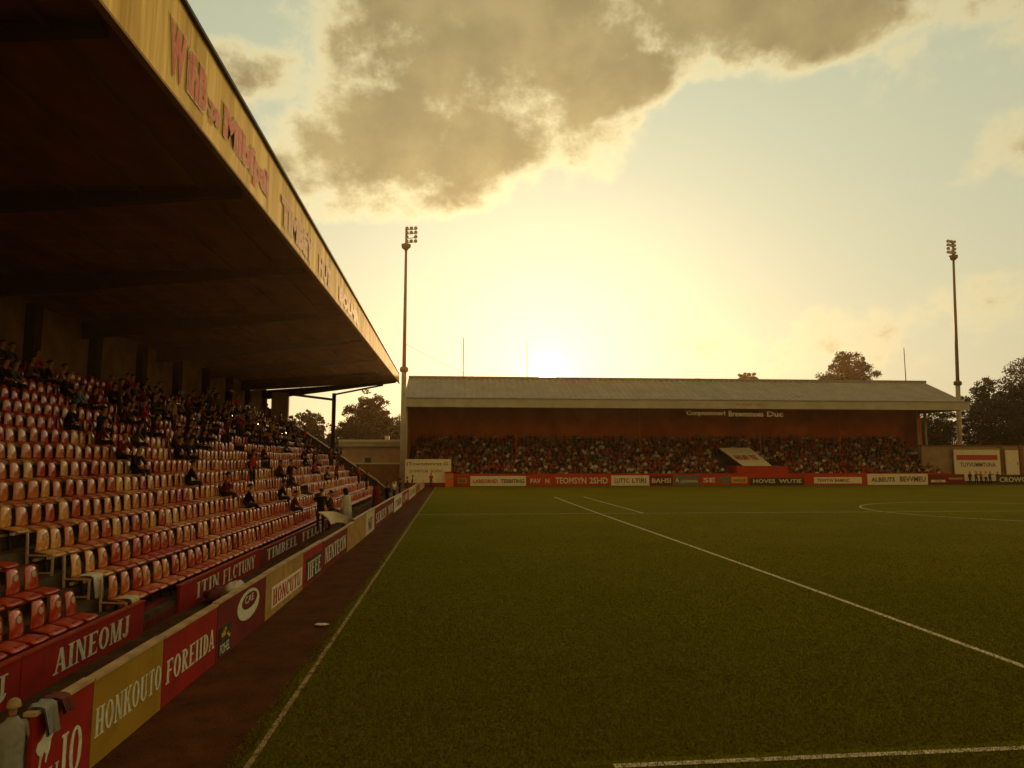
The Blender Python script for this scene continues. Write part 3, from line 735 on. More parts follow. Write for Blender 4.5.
# spectators in the banked seats
SG = 'spectators scattered in the grandstand seats'
wears = ['wear_black']*4+['wear_maroon']*3+['wear_brown']*3+['wear_navy', 'wear_olive', 'wear_tan', 'wear_red']
WN = dict(wear_black='black', wear_maroon='maroon', wear_brown='brown', wear_navy='navy', wear_olive='olive', wear_tan='tan', wear_red='red', wear_yellow='yellow', wear_blue='pale blue', wear_white='white', wear_green='green')
used = set()
def seat_spectator(k, bi, order, top=None, stand=False, seed=None):
    ss = [s for s in seats if s['k'] == k and s['b'] == bi and s['order'] == order]
    if not ss or (k, bi, order) in used: return
    used.add((k, bi, order)); s = ss[0]
    top = top or random.choice(wears); seed = random.randint(0, 2) if seed is None else seed
    st = 'standing' if stand else 'seated'
    lab = f"{st} spectator in {WN[top]} top, {ordinal(k+1)} row, {ordinal(order)} seat {WHERE[bi]}"
    if stand: person(lab, s['x']+.13, s['y'], s['z']-.40, random.uniform(-.5, .5), 'stand', seed, top, SG, sub=1)
    else: person(lab, s['x']-.22, s['y'], s['z']-.02, random.uniform(-.4, .5), 'sit', seed, top, SG, sub=1)
inv = [s for s in seats if s['inview'] and s['b'] > 0]
pool = [s for s in inv if (s['k'] >= 11 and s['y'] < 32) or (s['k'] >= 8 and s['y'] >= 26)]
random.shuffle(pool)
for s in pool[:122]: seat_spectator(s['k'], s['b'], s['order'], stand=random.random() < .2)
# gathering on the middle rows (a darker knot below the back rows) and single people
pool = [s for s in inv if 5 <= s['k'] <= 9 and 22 < s['y'] < 58]; random.shuffle(pool)
for s in pool[:24]: seat_spectator(s['k'], s['b'], s['order'], stand=s['y'] > 40 and random.random() < .3)
pool = [s for s in inv if 1 <= s['k'] <= 5 and 30 < s['y'] < 59]; random.shuffle(pool)
for s in pool[:16]: seat_spectator(s['k'], s['b'], s['order'], stand=random.random() < .4)
for (k, y, top) in ((10, 25.2, 'wear_blue'), (10, 26.2, 'wear_green'), (8, 22.4, 'wear_black'), (8, 24.2, 'wear_black'), (7, 31, 'wear_black'), (6, 27.5, 'wear_black'),
                    (9, 39.5, 'wear_yellow'), (10, 36.6, 'wear_white'), (4, 25, 'wear_black'), (3, 26.5, 'wear_maroon'), (2, 27, 'wear_black')):
    c = min((s for s in seats if s['k'] == k), key=lambda s: abs(s['y']-y)); seat_spectator(k, c['b'], c['order'], top)
# people on the walkway
t, hc, s = person('small figure in long grey robe seen from behind, by the nearest red board', -4.01, 7.05, .03, R(125), 'stand', 0, 'cloth_grey', fingers=True, h=1.09, low='cloth_grey', hair='hair_grey')
garment('robe', t, [(.94, .032, .038), (.90, .045, .065), (.875, .06, .105), (.72, .07, .112), (.55, .075, .108), (.35, .09, .125), (.10, .105, .145)], M['cloth_grey'], .012)
t, hc, s = person('person with long dark hair in a pale grey coat, back turned, by the cream sheet', -4.42, 29.6, .30, R(160), 'stand', 0, 'wear_white', fingers=True, long=True, h=1.86)
garment('coat', t, [(q*s, a, b) for q, a, b in [(1.47, .09, .12), (1.42, .15, .25), (1.2, .18, .28), (.95, .20, .29), (.55, .23, .32)]], M['wear_coat_grey'], .025)
t, hc, s = person('person in a dark red cloak standing by the far boards', -4.45, 41.2, .25, R(150), 'stand', 0, 'wear_maroon', fingers=True, long=True, h=1.86)
garment('cloak', t, [(q*s, a, b) for q, a, b in [(1.49, .07, .09), (1.42, .13, .23), (1.15, .16, .24), (.9, .17, .24), (.5, .21, .29), (.3, .22, .31)]], M['wear_maroon'], .025)
person('dark-clothed person standing at the end of the front row, hand raised', -5.55, 30.2, .30, R(100), 'stand', 2, 'wear_black', fingers=True, h=1.82)
person('person in brown jacket standing beside the dark-clothed one at the row end', -5.35, 31.4, .25, R(200), 'stand', 1, 'wear_brown', fingers=True)
WK = [('person in navy jacket leaning near the boards past the red cloak', -4.5, 48.5, 'wear_navy', 1, 60), ('person in tan jacket on the far walkway beside a navy jacket', -4.75, 51, 'wear_tan', 0, 20),
      ('person in pale shirt on the far walkway', -4.7, 56, 'wear_white', 1, -30), ('person in black on the far walkway behind white board', -4.5, 59, 'wear_black', 0, 10),
      ('person in olive jacket on the far walkway', -4.8, 63, 'wear_olive', 2, 10), ('person in maroon jacket on the far walkway', -4.4, 67, 'wear_maroon', 1, 0),
      ('person in white shirt standing high beside the far end wall', -5.2, 62.0, 'wear_white', 0, 45), ('person in black at the farthest boards', -4.3, 73, 'wear_black', 0, 0)]
for lab, x, y, top, sd, a in WK: person(lab, x, y, .01, R(a), 'stand', sd, top)
person('steward in orange-red jacket at the far end of the track', -2.75, 84.8, .01, R(-90), 'stand', 1, 'wear_red')
for lab, x, top, sd in (('man in black beside the right goal end board', 69.9, 'wear_black', 0), ('man in red top below the white right sign', 71.5, 'wear_red', 1),
                        ('taller dark figure below the white right sign', 72.8, 'wear_maroon', 2), ('man in brown coat near the dark right board', 73.9, 'wear_brown', 0),
                        ('person in white shirt among dark figures below the right sign', 72.2, 'wear_white', 0), ('person in olive top left of the red one below the sign', 70.8, 'wear_olive', 2), ('person in bright red beside the dark right board', 74.6, 'wear_red', 0)):
    person(lab, x, 90.6, .01, R(-90), 'stand', sd, top)
# cloths, sheet and litter
tag(hang_cloth('jacket', '', -3.83, 7.55, .985, .20, .13, M['cloth_maroon'], 'x', .14), 'maroon jacket hung over the nearest red board', 'jacket')
tag(hang_cloth('jacket', '', -3.835, 7.30, .99, .24, .24, M['cloth_grey'], 'x', .12), 'grey jacket hung over the nearest red board above the emblem', 'jacket')
mb = MB(); nu, nv = 12, 8; top = []
for jv in range(nv+1):
    for i in range(nu+1):
        u = i/nu; t = jv/nv
        q = Vector((-4.6, 24.6, 1.55)).lerp(Vector((-4.0, 28.6, 1.05)), u)
        w = Vector((.25-.35*u, .5+.6*u, -.40-.15*u))
        p = q+w*t+Vector((.10*math.sin(6*u+2*t), 0, .09*math.sin(PI*u)+.05*math.sin(7*u+4*t)*t))
        x, y, z = p
        top.append((x, y, z))
N = len(top); bot = [(p[0]-.02, p[1], p[2]-.025) for p in top]; fs = []
for jv in range(nv):
    for i in range(nu):
        p = jv*(nu+1)+i; fs += [(p, p+nu+1, p+nu+2, p+1), (N+p, N+p+1, N+p+nu+2, N+p+nu+1)]
mb.add(top+bot, fs, 0, True)
tag(mb.build('cream_sheet', M['cloth_cream']), 'big cream sheet slung over the board in front of the grey coat', 'sheet')
def lump(name, label, cat, x, y, z, sx, sy, sz, m, seed):
    mb = MB(); rs = random.Random(seed); rings = []
    for i in range(7):
        a = -PI/2+PI*i/6; rings.append([(x+sx*math.cos(a)*math.cos(q)*(1+rs.uniform(-.25, .25)), y+sy*math.cos(a)*math.sin(q)*(1+rs.uniform(-.25, .25)), z+sz*(.5+.5*math.sin(a))*(1+rs.uniform(-.2, .2))) for q in np.linspace(0, 2*PI, 13)[:-1]])
    mb.loft(rings); return tag(mb.build(name, m), label, cat)
lump('white_bag', 'crumpled white bag lying on the walkway by the red wall', 'bag', -5.35, 18.2, .012, .24, .55, .30, M['cloth_white'], 3)
lump('pink_cloth', 'dusty pink cloth lying beside the white bag', 'cloth', -5.55, 17.3, .012, .22, .35, .34, M['cloth_maroon'], 5)
lump('litter', 'scrap of white litter on the edge of the track', 'litter', -2.62, 14.7, .008, .14, .09, .045, M['cloth_white'], 8)

# ------------------------------------------------------------------ far stand behind the goal
FX0, FX1, FY = -6.4, 66.0, 89.0
fs_ = thing('far_stand', 'long low covered stand packed with crowd, grey ribbed roof, red inside', 'stand', (30, 95, 0))
def fpart(mb, name, m):
    o = mb.build(name, m); o.parent = fs_; o.matrix_parent_inverse = Matrix.Translation((-30, -95, 0)); return o
mb = MB(); n = int((69.2-FX0)/.4); 
def rz_(i): return .0 if i % 2 else .19
for i in range(n):
    a = FX0+.4*i; b = a+.4
    mb.quad((a, FY+.05, 10.95+rz_(i)), (b, FY+.05, 10.95+rz_(i+1)), (b, 97.5, 14.62+rz_(i+1)), (a, 97.5, 14.62+rz_(i)))
    mb.quad((a, 97.5, 14.62+rz_(i)), (b, 97.5, 14.62+rz_(i+1)), (b, 106, 11+rz_(i+1)), (a, 106, 11+rz_(i)))
    mb.quad((b, FY+.05, 10.7), (a, FY+.05, 10.7), (a, 97.5, 14.4), (b, 97.5, 14.4))
    mb.quad((b, 97.5, 14.4), (a, 97.5, 14.4), (a, 106, 10.8), (b, 106, 10.8))
fpart(mb, 'roof', M['roof_far'])
mb = MB(); mb.bar((FX0, 97.5, 14.74), (69.2, 97.5, 14.74), .7, .36); fpart(mb, 'ridge_cap', M['roof_far'])
mb = MB(); mb.box(FX0-.1, 69.25, FY-.12, FY+.04, 9.98, 11.06); ff = fpart(mb, 'fascia', M['fascia_far'])
mb = MB(); mb.box(FX0-.12, 69.27, FY-.2, FY+.06, 11.063, 11.16); fpart(mb, 'gutter', M['roof_far'])
mb = MB(); mb.poly([(69.1, FY+.05, 10.7), (69.1, 97.5, 14.4), (69.1, 106, 10.8), (69.1, 106, 10.2), (69.1, FY+.05, 10.0)], (.1, 0, 0)); fpart(mb, 'gable_end', M['fascia_far'])
mb = MB(); mb.poly([(FX0, FY+.05, 10.7), (FX0, 97.5, 14.4), (FX0, 106, 10.8), (FX0, 106, 10.2), (FX0, FY+.05, 10.0)], (.1, 0, 0)); fpart(mb, 'gable_end', M['fascia_far'])
t = ftext('lettering', 'WUNIBRTORT', (36.7, FY-.123, 10.35), UX, UZ, 3.8, .36, M['letter_red'], None); t.parent = ff
mb = MB(); mb.box(FX0, 69.0, 101.6, 101.9, 0, 12.6); fpart(mb, 'back_wall', M['far_wall'])
mb = MB(); mb.box(FX0-.02, FX0+.25, 90.5, 101.6, 0, 10.6); fpart(mb, 'side_wall', M['far_wall'])
mb = MB(); mb.box(68.7, 68.95, 98.6, 101.6, 0, 12.4); fpart(mb, 'side_wall', M['far_wall'])
mb = MB(); prof = [(91.2, 0)]
for k in range(14): prof += [(91.2+.74*k, .35+.385*k), (91.94+.74*k, .35+.385*k)]
prof += [(101.59, prof[-1][1]), (101.59, 0)]
mb.poly([(FX0+.3, y, z) for y, z in prof][::-1], (FX1-FX0+1.2, 0, 0)); fpart(mb, 'terrace', M['concrete'])
for x, y in ((FX0+.3, 89.6), (65.9, 95), (67.2, 95.2), (8.5, 97), (26, 97), (43.5, 97), (55.3, 97)):
    mb = MB(); r = .16 if y < 96 else .09
    mb.tube([(x, y, 0), (x, y, 10.6 if y < 90 else 12.6 if y < 96 else 14)], r, 10); fpart(mb, 'column', M['pole_light'] if y < 96 else M['far_wall'])
for y in (91.5, 94.5, 100.5):
    mb = MB(); zz = 10.55+(min(y, 97.5)-89)*.43-(max(y-97.5, 0))*.42; mb.bar((FX0, y, zz), (69.1, y, zz), .12, .2); fpart(mb, 'purlin', M['far_wall'])
mb = MB(); mb.box(FX0+.3, 67.0, 90.6, 90.9, 0, 1.55); fpart(mb, 'front_wall', M['far_red'])
for txt, x0, x1, h in (('Conpmmmerl', 30.2, 35.4, .62), ('Brewmmoes', 35.9, 40.6, .6), ('Duc', 41.1, 43.3, .6)):
    t = ftext('sign_lettering', txt, (x0, FY+.3, 8.98), UX, UZ, x1-x0, h+.12, M['board_white'], None, offset=.02, extrude=.05)
    t.parent = fs_; t.matrix_parent_inverse = Matrix.Translation((-30, -95, 0))
mb = MB()
for x in (30.5, 36.5, 42.8): mb.bar((x, FY+.4, 8.95), (x, FY+.4, 10.6), .06, .06)
mb.bar((30, FY+.4, 9.3), (43.5, FY+.4, 9.3), .05, .05); fpart(mb, 'sign_bar', M['dark_metal'])
# tunnel in the terrace
t = thing('tunnel', 'red block with pale sloping roof among the far crowd', 'tunnel', (40, 92, 0))
mb = MB(); mb.box(-2.4, 4.7, -.55, 3.4, 0, 2.5); mb.build('red_wall', M['far_red'], t)
mb = MB(); mb.poly([(-1.2, .2, 2.51), (2.8, .2, 2.51), (1.2, 3.3, 4.9), (-3.2, 3.3, 4.9)], (0, .12, .10)); sh = mb.build('sloping_roof', M['board_white'], t)
ftext('lettering', 'HUR TE', (-1.5, 1.05, 3.35), UX, (-.3, .77, .60), 3.0, 1.0, M['letter_red'], sh, offset=.03, extrude=.006, lift=-.0)
# far crowd: figures as one mass
def crowd():
    proto = [person_mesh('stand', sd, 'wear_red', sub=0)[0] for sd in (0, 1, 2)]
    base = [person_mesh('stand', sd, tp, sub=0) for sd in (0, 1, 2) for tp in ('wear_red',)]
    PV = []
    for me in proto:
        PV.append((np.array([v.co[:] for v in me.vertices]), [tuple(p.vertices) for p in me.polygons], [p.material_index for p in me.polygons]))
    tops = ['wear_red', 'wear_maroon', 'wear_black', 'wear_brown', 'wear_white', 'wear_tan', 'wear_navy', 'wear_blue', 'wear_yellow', 'wear_olive']
    wts = [.24, .18, .07, .12, .14, .16, .03, .03, .02, .01]
    mats = [M[t] for t in tops]+[M['trousers'], M['skin'], M['hair_dark']]
    VV, FF, MI = [], [], []; off = 0
    for k in range(14):
        y = 91.55+.74*k; z = .35+.385*k
        x = FX0+.7; xr = 66.6-max(0, 0)*.1
        while x < xr:
            x += rng.uniform(.46, .82)
            if 36.4 < x < 45 and k < 5 or 36.6 < x < 42.6 and k < 9: continue
            if rng.random() < .05: continue
            vs, fs, mi = PV[rng.integers(3)]
            a = -PI/2+rng.normal(0, .4); c, s_ = math.cos(a), math.sin(a); sc = rng.uniform(.92, 1.06); sit = rng.random() < .4
            w = vs*sc; w = np.stack([w[:,0]*c-w[:,1]*s_+x, w[:,0]*s_+w[:,1]*c+y+rng.uniform(-.12, .12), w[:,2]+z-(.30 if sit else 0)], 1)
            ti = int(rng.choice(len(tops), p=wts)); skull = vs[:,2].max()
            mp = {0: ti, 1: len(tops), 2: len(tops)+1, 3: len(tops)}
            for f, m_ in zip(fs, mi):
                q = mp[m_]
                if m_ == 2 and np.mean([vs[i][2] for i in f]) > skull-.10: q = len(tops)+2
                FF.append(tuple(i+off for i in f)); MI.append(q)
            VV.append(w); off += len(vs)
    me = bpy.data.meshes.new('crowd'); me.from_pydata(np.concatenate(VV).tolist(), [], FF)
    for m_ in mats: me.materials.append(m_)
    me.polygons.foreach_set('material_index', MI); me.polygons.foreach_set('use_smooth', [True]*len(FF)); me.update()
    tag(link('crowd', me), 'dense crowd of small figures filling the far stand', 'crowd', kind='stuff')
crowd()
# boards in front of the far stand
FG = 'advertising boards in front of the far stand'
def fboard(x0, x1, m, label, items=(), h=1.32, y=89.6):
    t = thing('advertising_board', label, 'advertising board', (x0, y, 0), 0, FG)
    mb = MB(); mb.box(0, x1-x0-.06, 0, .06, .02, h); mb.build('panel', M[m], t)
    for it in items:
        if it[0] == 'r': mb = MB(); mb.box(it[1]-x0, it[2]-x0, -.02, -.002, it[3], it[4]); mb.build('inset_panel', M[it[5]], t)
        else: ftext('lettering', it[1], (it[2]-x0, -.022, it[4]), UX, UZ, it[3]-it[2], it[5], M[it[6]], t, offset=.02, extrude=.01)
fboard(-.3, 2.0, 'far_red', 'small dull board with tan sign at left of far stand', [('r', .4, 1.6, .35, 1.05, 'board_ochre'), ('t', 'ALB', .6, 1.4, .5, .35, 'letter_dark')])
fboard(2.04, 9.2, 'board_white', 'white far board lettered LAREORND TEBBITING in dark red', [('t', 'LAREORND', 2.4, 5.5, .38, .5, 'letter_red'), ('t', 'TEBBITING', 5.9, 8.9, .38, .5, 'letter_dark')], 1.28)
fboard(9.25, 12.6, 'far_red', 'red far board lettered PAV N in white', [('t', 'PAV', 9.7, 11.0, .35, .6, 'letter'), ('t', 'N', 11.6, 12.1, .35, .6, 'letter')])
fboard(12.6, 20.1, 'far_red', 'red far board with large white letters TEOMSYN 2SHD', [('t', 'TEOMSYN', 12.9, 16.9, .28, .8, 'letter'), ('t', '2SHD', 17.3, 19.7, .28, .8, 'letter')])
fboard(20.15, 25.2, 'board_white', 'white far board lettered LUTTC LTIRI in black', [('t', 'LUTTC', 20.6, 22.5, .35, .6, 'letter_dark'), ('t', 'LTIRI', 22.9, 24.7, .35, .6, 'letter_dark')])
fboard(25.25, 28.3, 'board_maroon', 'maroon far board lettered BAHSI in white', [('t', 'BAHSI', 25.5, 28.0, .35, .6, 'letter')])
fboard(28.35, 31.8, 'board_grey', 'grey far board lettered ALDOWAN', [('t', 'A', 28.6, 29.1, .4, .6, 'letter'), ('t', 'LDOWAN', 29.3, 31.5, .38, .35, 'letter')])
fboard(31.9, 38.5, 'far_red', 'red far board with emblem, grey block and gold sign', [('r', 34.4, 36.0, .3, 1.15, 'board_grey'), ('r', 36.1, 38.2, .3, 1.1, 'gold'), ('t', 'SE', 32.3, 33.9, .4, .6, 'letter'), ('t', 'AHILEE', 36.3, 38.0, .45, .4, 'letter_dark')])
fboard(38.6, 45.9, 'board_dark', 'black far board lettered HOVES WUTIE in white', [('t', 'HOVES', 39.0, 42.0, .3, .5, 'letter'), ('t', 'WUTIE', 42.5, 45.6, .3, .5, 'letter')], .95)
fboard(46.0, 54.6, 'far_red', 'red far board with white inset lettered TEWTWBAMNC', [('r', 47.3, 53.9, .22, 1.05, 'board_white'), ('t', 'TEWTW BAMNC', 47.7, 52.2, .42, .42, 'letter_dark')], 1.45)
fboard(54.7, 63.2, 'board_white', 'tall white far board lettered ALBEUTS BEVVMEU', [('t', 'ALBEUTS', 55.2, 58.5, .42, .6, 'letter_dark'), ('t', 'BEVVMEU', 59.2, 62.8, .42, .7, 'letter_dark')], 1.46)
fboard(63.3, 68.4, 'board_maroon', 'maroon far board with small white block and orange strip', [('r', 63.6, 65.6, .35, .65, 'board_white'), ('r', 66.1, 68.1, .7, .95, 'board_ochre'), ('t', 'AIL', 64, 65.2, .40, .2, 'letter_blue')], 1.4)
fboard(72.9, 79.5, 'board_dark', 'black far board lettered CROWGRA at the photo edge', [('t', 'CROWGRA', 73.3, 78.5, .35, .65, 'letter')], 1.32)
fboard(79.6, 90, 'far_red', 'plain red board at the right end', [], 1.3)
# big boards at each end
t = thing('notice_board', 'large white board at left corner of far stand, dark writing', 'board', (-6.2, 88.2, 0))
mb = MB(); mb.box(0, 5.8, 0, .1, .5, 3.4); mb.build('panel', M['board_white'], t)
for x in (.2, 2.9, 5.6): mb = MB(); mb.bar((x, .16, 0), (x, .16, 3.3), .1, .1); mb.build('post', M['dark_metal'], t)
ftext('lettering', '(Tnwommrst G', (.3, -.003, 2.5), UX, UZ, 5.1, .55, M['letter_dark'], t, offset=.01, extrude=.01)
ftext('lettering', 'DUMPTOR  BUMAT', (.7, -.003, 1.75), UX, UZ, 4.2, .35, M['letter_dark'], t, extrude=.01)
t = thing('ticket_kiosk', 'small brown kiosk block in front of the white corner board', 'kiosk', (-1.1, 87.4, 0))
mb = MB(); mb.box(0, 1.0, 0, .7, 0, 1.75); mb.build('body', M['far_wall'], t)
mb = MB(); mb.box(-.08, 1.08, -.1, .8, 1.752, 1.86); mb.build('roof', M['board_maroon'], t)
mb = MB(); mb.box(.2, .8, -.02, -.002, .8, 1.4); mb.build('hatch', M['board_ochre'], t)
t = thing('sign_board', 'large pale sign with orange band in front of the right wall', 'board', (69.3, 92.6, 0))
mb = MB(); mb.box(0, 6.8, 0, .12, .4, 4.75); mb.build('panel', M['board_white'], t)
mb = MB(); mb.box(.35, 6.4, -.03, -.003, 3.3, 4.0); mb.build('band', M['letter_red'], t)
mb = MB(); mb.box(-.12, 6.92, -.05, .16, 4.753, 4.95); mb.build('top_trim', M['plaster'], t)
ftext('lettering', 'TUYVUMMTUNA', (.8, -.003, 2.35), UX, UZ, 5.3, .6, M['letter_dark'], t, offset=.015, extrude=.01)
for x in (.3, 6.5): mb = MB(); mb.bar((x, .2, 0), (x, .2, 4.6), .14, .14); mb.build('post', M['dark_metal'], t)
t = thing('boundary_wall', 'brown wall with coping right of the far stand', 'wall', (67, 93.2, 0))
mb = MB(); mb.box(-2, 40, 0, .3, 0, 5.2); mb.build('masonry', M['plaster'], t)
mb = MB(); mb.box(-2.1, 40.1, -.08, .38, 5.203, 5.4); mb.build('coping', M['brick'], t)
for x in (9.3, 12.4, 20, 28): mb = MB(); mb.box(x, x+.5, -.25, -.003, 0, 5.3); mb.build('pier', M['brick'], t)
d = thing('white_door', 'plain white door in the right boundary wall', 'door', (77.2, 92.9, 0))
mb = MB(); mb.box(0, 1.9, 0, .1, 1.2, 4.7); mb.build('leaf', M['board_white'], d)
mb = MB(); mb.box(-.12, 2.02, .05, .28, 1.05, 1.19); mb.box(-.12, -.003, .0, .25, 1.2, 4.8); mb.box(1.903, 2.02, .0, .25, 1.2, 4.8); mb.box(-.12, 2.02, 0, .25, 4.803, 4.9); mb.build('frame', M['plaster'], d)
mb = MB(); mb.tube([(1.7, -.05, 2.6), (1.7, -.05, 3.0)], .04, 8); mb.build('handle', M['dark_metal'], d)
# low building and wall at the left corner
t = thing('low_building', 'low flat-roofed grey building beyond the left stand', 'building', (-15.2, 97, 0))
mb = MB(); mb.box(0, 7.9, 0, 7, 0, 5.1); mb.build('wall', M['plaster'], t)
mb = MB(); mb.box(-.4, 8.3, -.5, 7.4, 5.103, 6.0); mb.build('roof', M['roof_far'], t)
mb = MB(); mb.box(-.45, 8.35, -.56, -.503, 5.75, 6.05); mb.build('gutter', M['fascia_far'], t)
mb = MB(); mb.box(5.6, 6.2, 1, 1.6, 6.003, 6.6); mb.build('vent', M['board_white'], t)
mb = MB(); mb.box(3.1, 3.9, -.04, -.003, 2.2, 3.6); mb.build('window', M['board_dark'], t)
t = thing('corner_wall', 'brown wall with pale coping below the low building', 'wall', (-14, 94.6, 0))
mb = MB(); mb.box(0, 7.3, 0, .3, 0, 2.75); mb.build('masonry', M['brick'], t)
mb = MB(); mb.box(-.1, 7.4, -.1, .4, 2.753, 2.95); mb.build('coping', M['fascia_far'], t)

# ------------------------------------------------------------------ floodlights and masts
def floodlight(x, y, label, sd, hz=32.0):
    t = thing('floodlight', label, 'floodlight', (x, y, 0), 0, 'tall floodlight masts at the far corners')
    mb = MB(); mb.tube([(0,0,0), (0,0,14)], [.34, .30], 12); mb.build('lower_pole', M['pole_light'], t)
    mb = MB(); mb.tube([(0,0,14), (0,0,14.1), (0,0,14.55), (0,0,14.7)], [.32,.52,.52,.30], 12); mb.build('collar', M['pole'], t)
    mb = MB(); mb.tube([(0,0,14.7), (0,0,hz-2.6)], [.24, .15], 10); mb.build('upper_pole', M['pole'], t)
    mb = MB(); mb.tube([(0,0,hz-2.6), (0,0,hz-2.3), (0,0,hz-1.9)], [.25,.55,.6], 10); mb.tube([(0,0,hz-1.9), (0,0,hz+.1)], .12, 8)
    for i in range(4): mb.bar((-.15*sd, 0, hz-1.7+.55*i), (sd*1.25, -.3, hz-1.6+.55*i), .07, .07)
    mb.bar((sd*.0, .15, hz-1.9), (0, .15, hz), .1, .1); hd = mb.build('lamp_frame', M['pole'], t)
    for i in range(4):
        for jx in (.05, .6, 1.15):
            if i == 1 and jx == .6: continue
            mb = MB(); c = Vector((sd*jx, -.3-.15*jx, hz-1.55+.55*i)); d = Vector((sd*.35, -.85, -.38)).normalized()
            mb.tube([c-d*.16, c, c+d*.14], [.10, .19, .24], 10); lo = mb.build('lamp', M['dark_metal'], t)
            mb = MB(); mb.tube([c+d*.142, c+d*.155], .22, 10); mb.build('lens', M['lamp_glass'], lo)
    return t
floodlight(-6.25, 86, 'tall floodlight mast left of the far stand', 1)
floodlight(71.9, 95, 'tall floodlight mast right of the far stand', -1, 35.2).rotation_euler = (0, R(2.1), 0)
def mast(x, y, z, label):
    mb = MB(); mb.tube([(x, y, 0), (x, y, z)], [.12, .06], 8); mb.tube([(x, y, z), (x, y, z+.25)], .03, 6)
    tag(mb.build('thin_mast', M['pole']), label, 'mast', 'thin masts behind the far stand')
mast(1.25, 108, 22.2, 'thin dark mast behind the left part of the far roof')
mast(11.2, 108, 21.5, 'thin mast behind the roof next to the low sun')
mast(73.4, 108, 21.5, 'thin mast behind the right end of the far roof')
mb = MB(); mb.tube([(-6.25+16*t_, 86+22*t_, 17.6-4.5*math.sin(PI*t_*.8)*.4-1.5*t_) for t_ in np.linspace(0, 1, 14)], .02, 5)
tag(mb.build('cable', M['dark_metal']), 'thin cable sagging from the left floodlight mast', 'cable')

# ------------------------------------------------------------------ trees
def tree(x, y, h, rx, ry, label, lm, seed, base=.22, n=9000, leaf=.34, shape='round', group='trees beyond the ground'):
    rs = np.random.default_rng(seed)
    t = thing('tree', label, 'tree', (x, y, 0), 0, group)
    mb = MB(); rr = random.Random(seed)
    mb.tube([(0,0,0), (.1,0,h*.3), (-.1,.1,h*.6), (0,0,h*.88)], [h*.028, h*.022, h*.014, h*.005], 9)
    for i in range(9):
        a = rr.uniform(0, 2*PI); z0 = h*rr.uniform(.25, .7); r = rr.uniform(.5, .85)
        e = (rx*r*math.cos(a), ry*r*math.sin(a), z0+h*rr.uniform(.08, .22)); mb.tube([(0,0,z0), (e[0]*.5, e[1]*.5, (z0+e[2])/2+.2), e], [h*.011, h*.007, h*.003], 6)
    mb.build('trunk', M['bark'], t)
    K = 260 if n > 5000 else 90; n = int(n*2.6); leaf *= .62
    u = rs.normal(size=(K, 3)); u /= np.linalg.norm(u, axis=1)[:, None]
    rad = rs.uniform(.2, 1, K)**.5*rs.uniform(.86, 1.03, K); u[:, 2] = np.where((u[:, 2] < 0), np.sign(u[:, 2])*np.abs(u[:, 2])**.8, u[:, 2])
    zc = h*(base+(1-base)/2); hz = h*(1-base)/2
    c = u*rad[:, None]
    if shape == 'cone':
        zz = rs.uniform(-1, 1, K); a = rs.uniform(0, 2*PI, K); w = (1-zz)/2*rs.uniform(.5, 1.1, K)+.08; c = np.stack([w*np.cos(a), w*np.sin(a), zz], 1)
    cc = c*np.array([rx, ry, hz])+np.array([0, 0, zc])
    sz = rs.uniform(.07, .19, K)*min(rx, hz)
    k = rs.integers(0, K, n); g = rs.normal(size=(n, 3)); g /= np.linalg.norm(g, axis=1)[:, None]; g *= (rs.random(n)**.5)[:, None]
    p = cc[k]+g*sz[k][:, None]*np.array([1.15, 1.15, .8])
    if shape == 'round':
        q = rs.normal(size=(n, 3)); q /= np.linalg.norm(q, axis=1)[:, None]; q *= (rs.random(n)**.4*.80)[:, None]
        fill = rs.random(n) < .45; p[fill] = (q*np.array([rx, ry, hz])+np.array([0, 0, zc]))[fill]; low = fill & (rs.random(n) < .35)
        p[low, 2] = rs.uniform(h*.04, zc, low.sum())
    a1 = rs.normal(size=(n, 3)); a1 /= np.linalg.norm(a1, axis=1)[:, None]; b1 = np.cross(a1, rs.normal(size=(n, 3))); b1 /= np.linalg.norm(b1, axis=1)[:, None]
    s1 = (leaf*rs.uniform(.5, 1.2, n))[:, None]
    v = np.stack([p-a1*s1, p-b1*s1*.5, p+a1*s1, p+b1*s1*.5], 1).reshape(-1, 3)
    link('crown', np_mesh('crown', v, 4, [lm]), t)
    return t
tree(-14.4, 120, 15.2, 5.0, 4.5, 'broad round tree behind the low building', LEAF[2], 11, .05, 12000)
tree(-19.3, 124, 10.6, 4.2, 4, 'lower bushy tree left of the broad round one', LEAF[0], 12, .0, 8000)
tree(-24.6, 121, 12.6, 3.4, 3.4, 'slim tree seen beside the stand end column', LEAF[2], 13, .05, 7000)
tree(-9.6, 126, 11.6, 4.6, 4, 'smaller tree half behind the left floodlight', LEAF[0], 14, .0, 8000)
tree(-30.5, 124, 12.5, 4.2, 4, 'bushy tree farthest left behind the stand', LEAF[0], 15, .05, 5000)
tree(79.3, 135, 25.9, 5.9, 6, 'tree top with jagged crown rising over the far roof', LEAF[1], 27, .36, 14000, .36)
tree(59.6, 138, 21.9, 3.2, 3, 'small round tree top just over the far roof', LEAF[0], 22, .62, 5000)
tree(49.6, 139, 20.6, 1.8, 2, 'tiny tree tip over the middle of the far roof', LEAF[0], 23, .7, 2500)
tree(104, 113, 24.0, 10, 7, 'largest dark tree at the right edge', LEAF[1], 31, .0, 24000, .40)
tree(95.0, 117, 18.5, 6.2, 5, 'dark tree left of the largest one at the right', LEAF[1], 32, .0, 14000, .36)
tree(87.5, 122, 13.5, 5.6, 5, 'lower olive tree seen under the roof corner', LEAF[0], 33, .0, 12000, .34)
tree(80.5, 120, 11.8, 5.2, 4, 'bushy tree behind the right end columns', LEAF[0], 34, .0, 10000, .34)
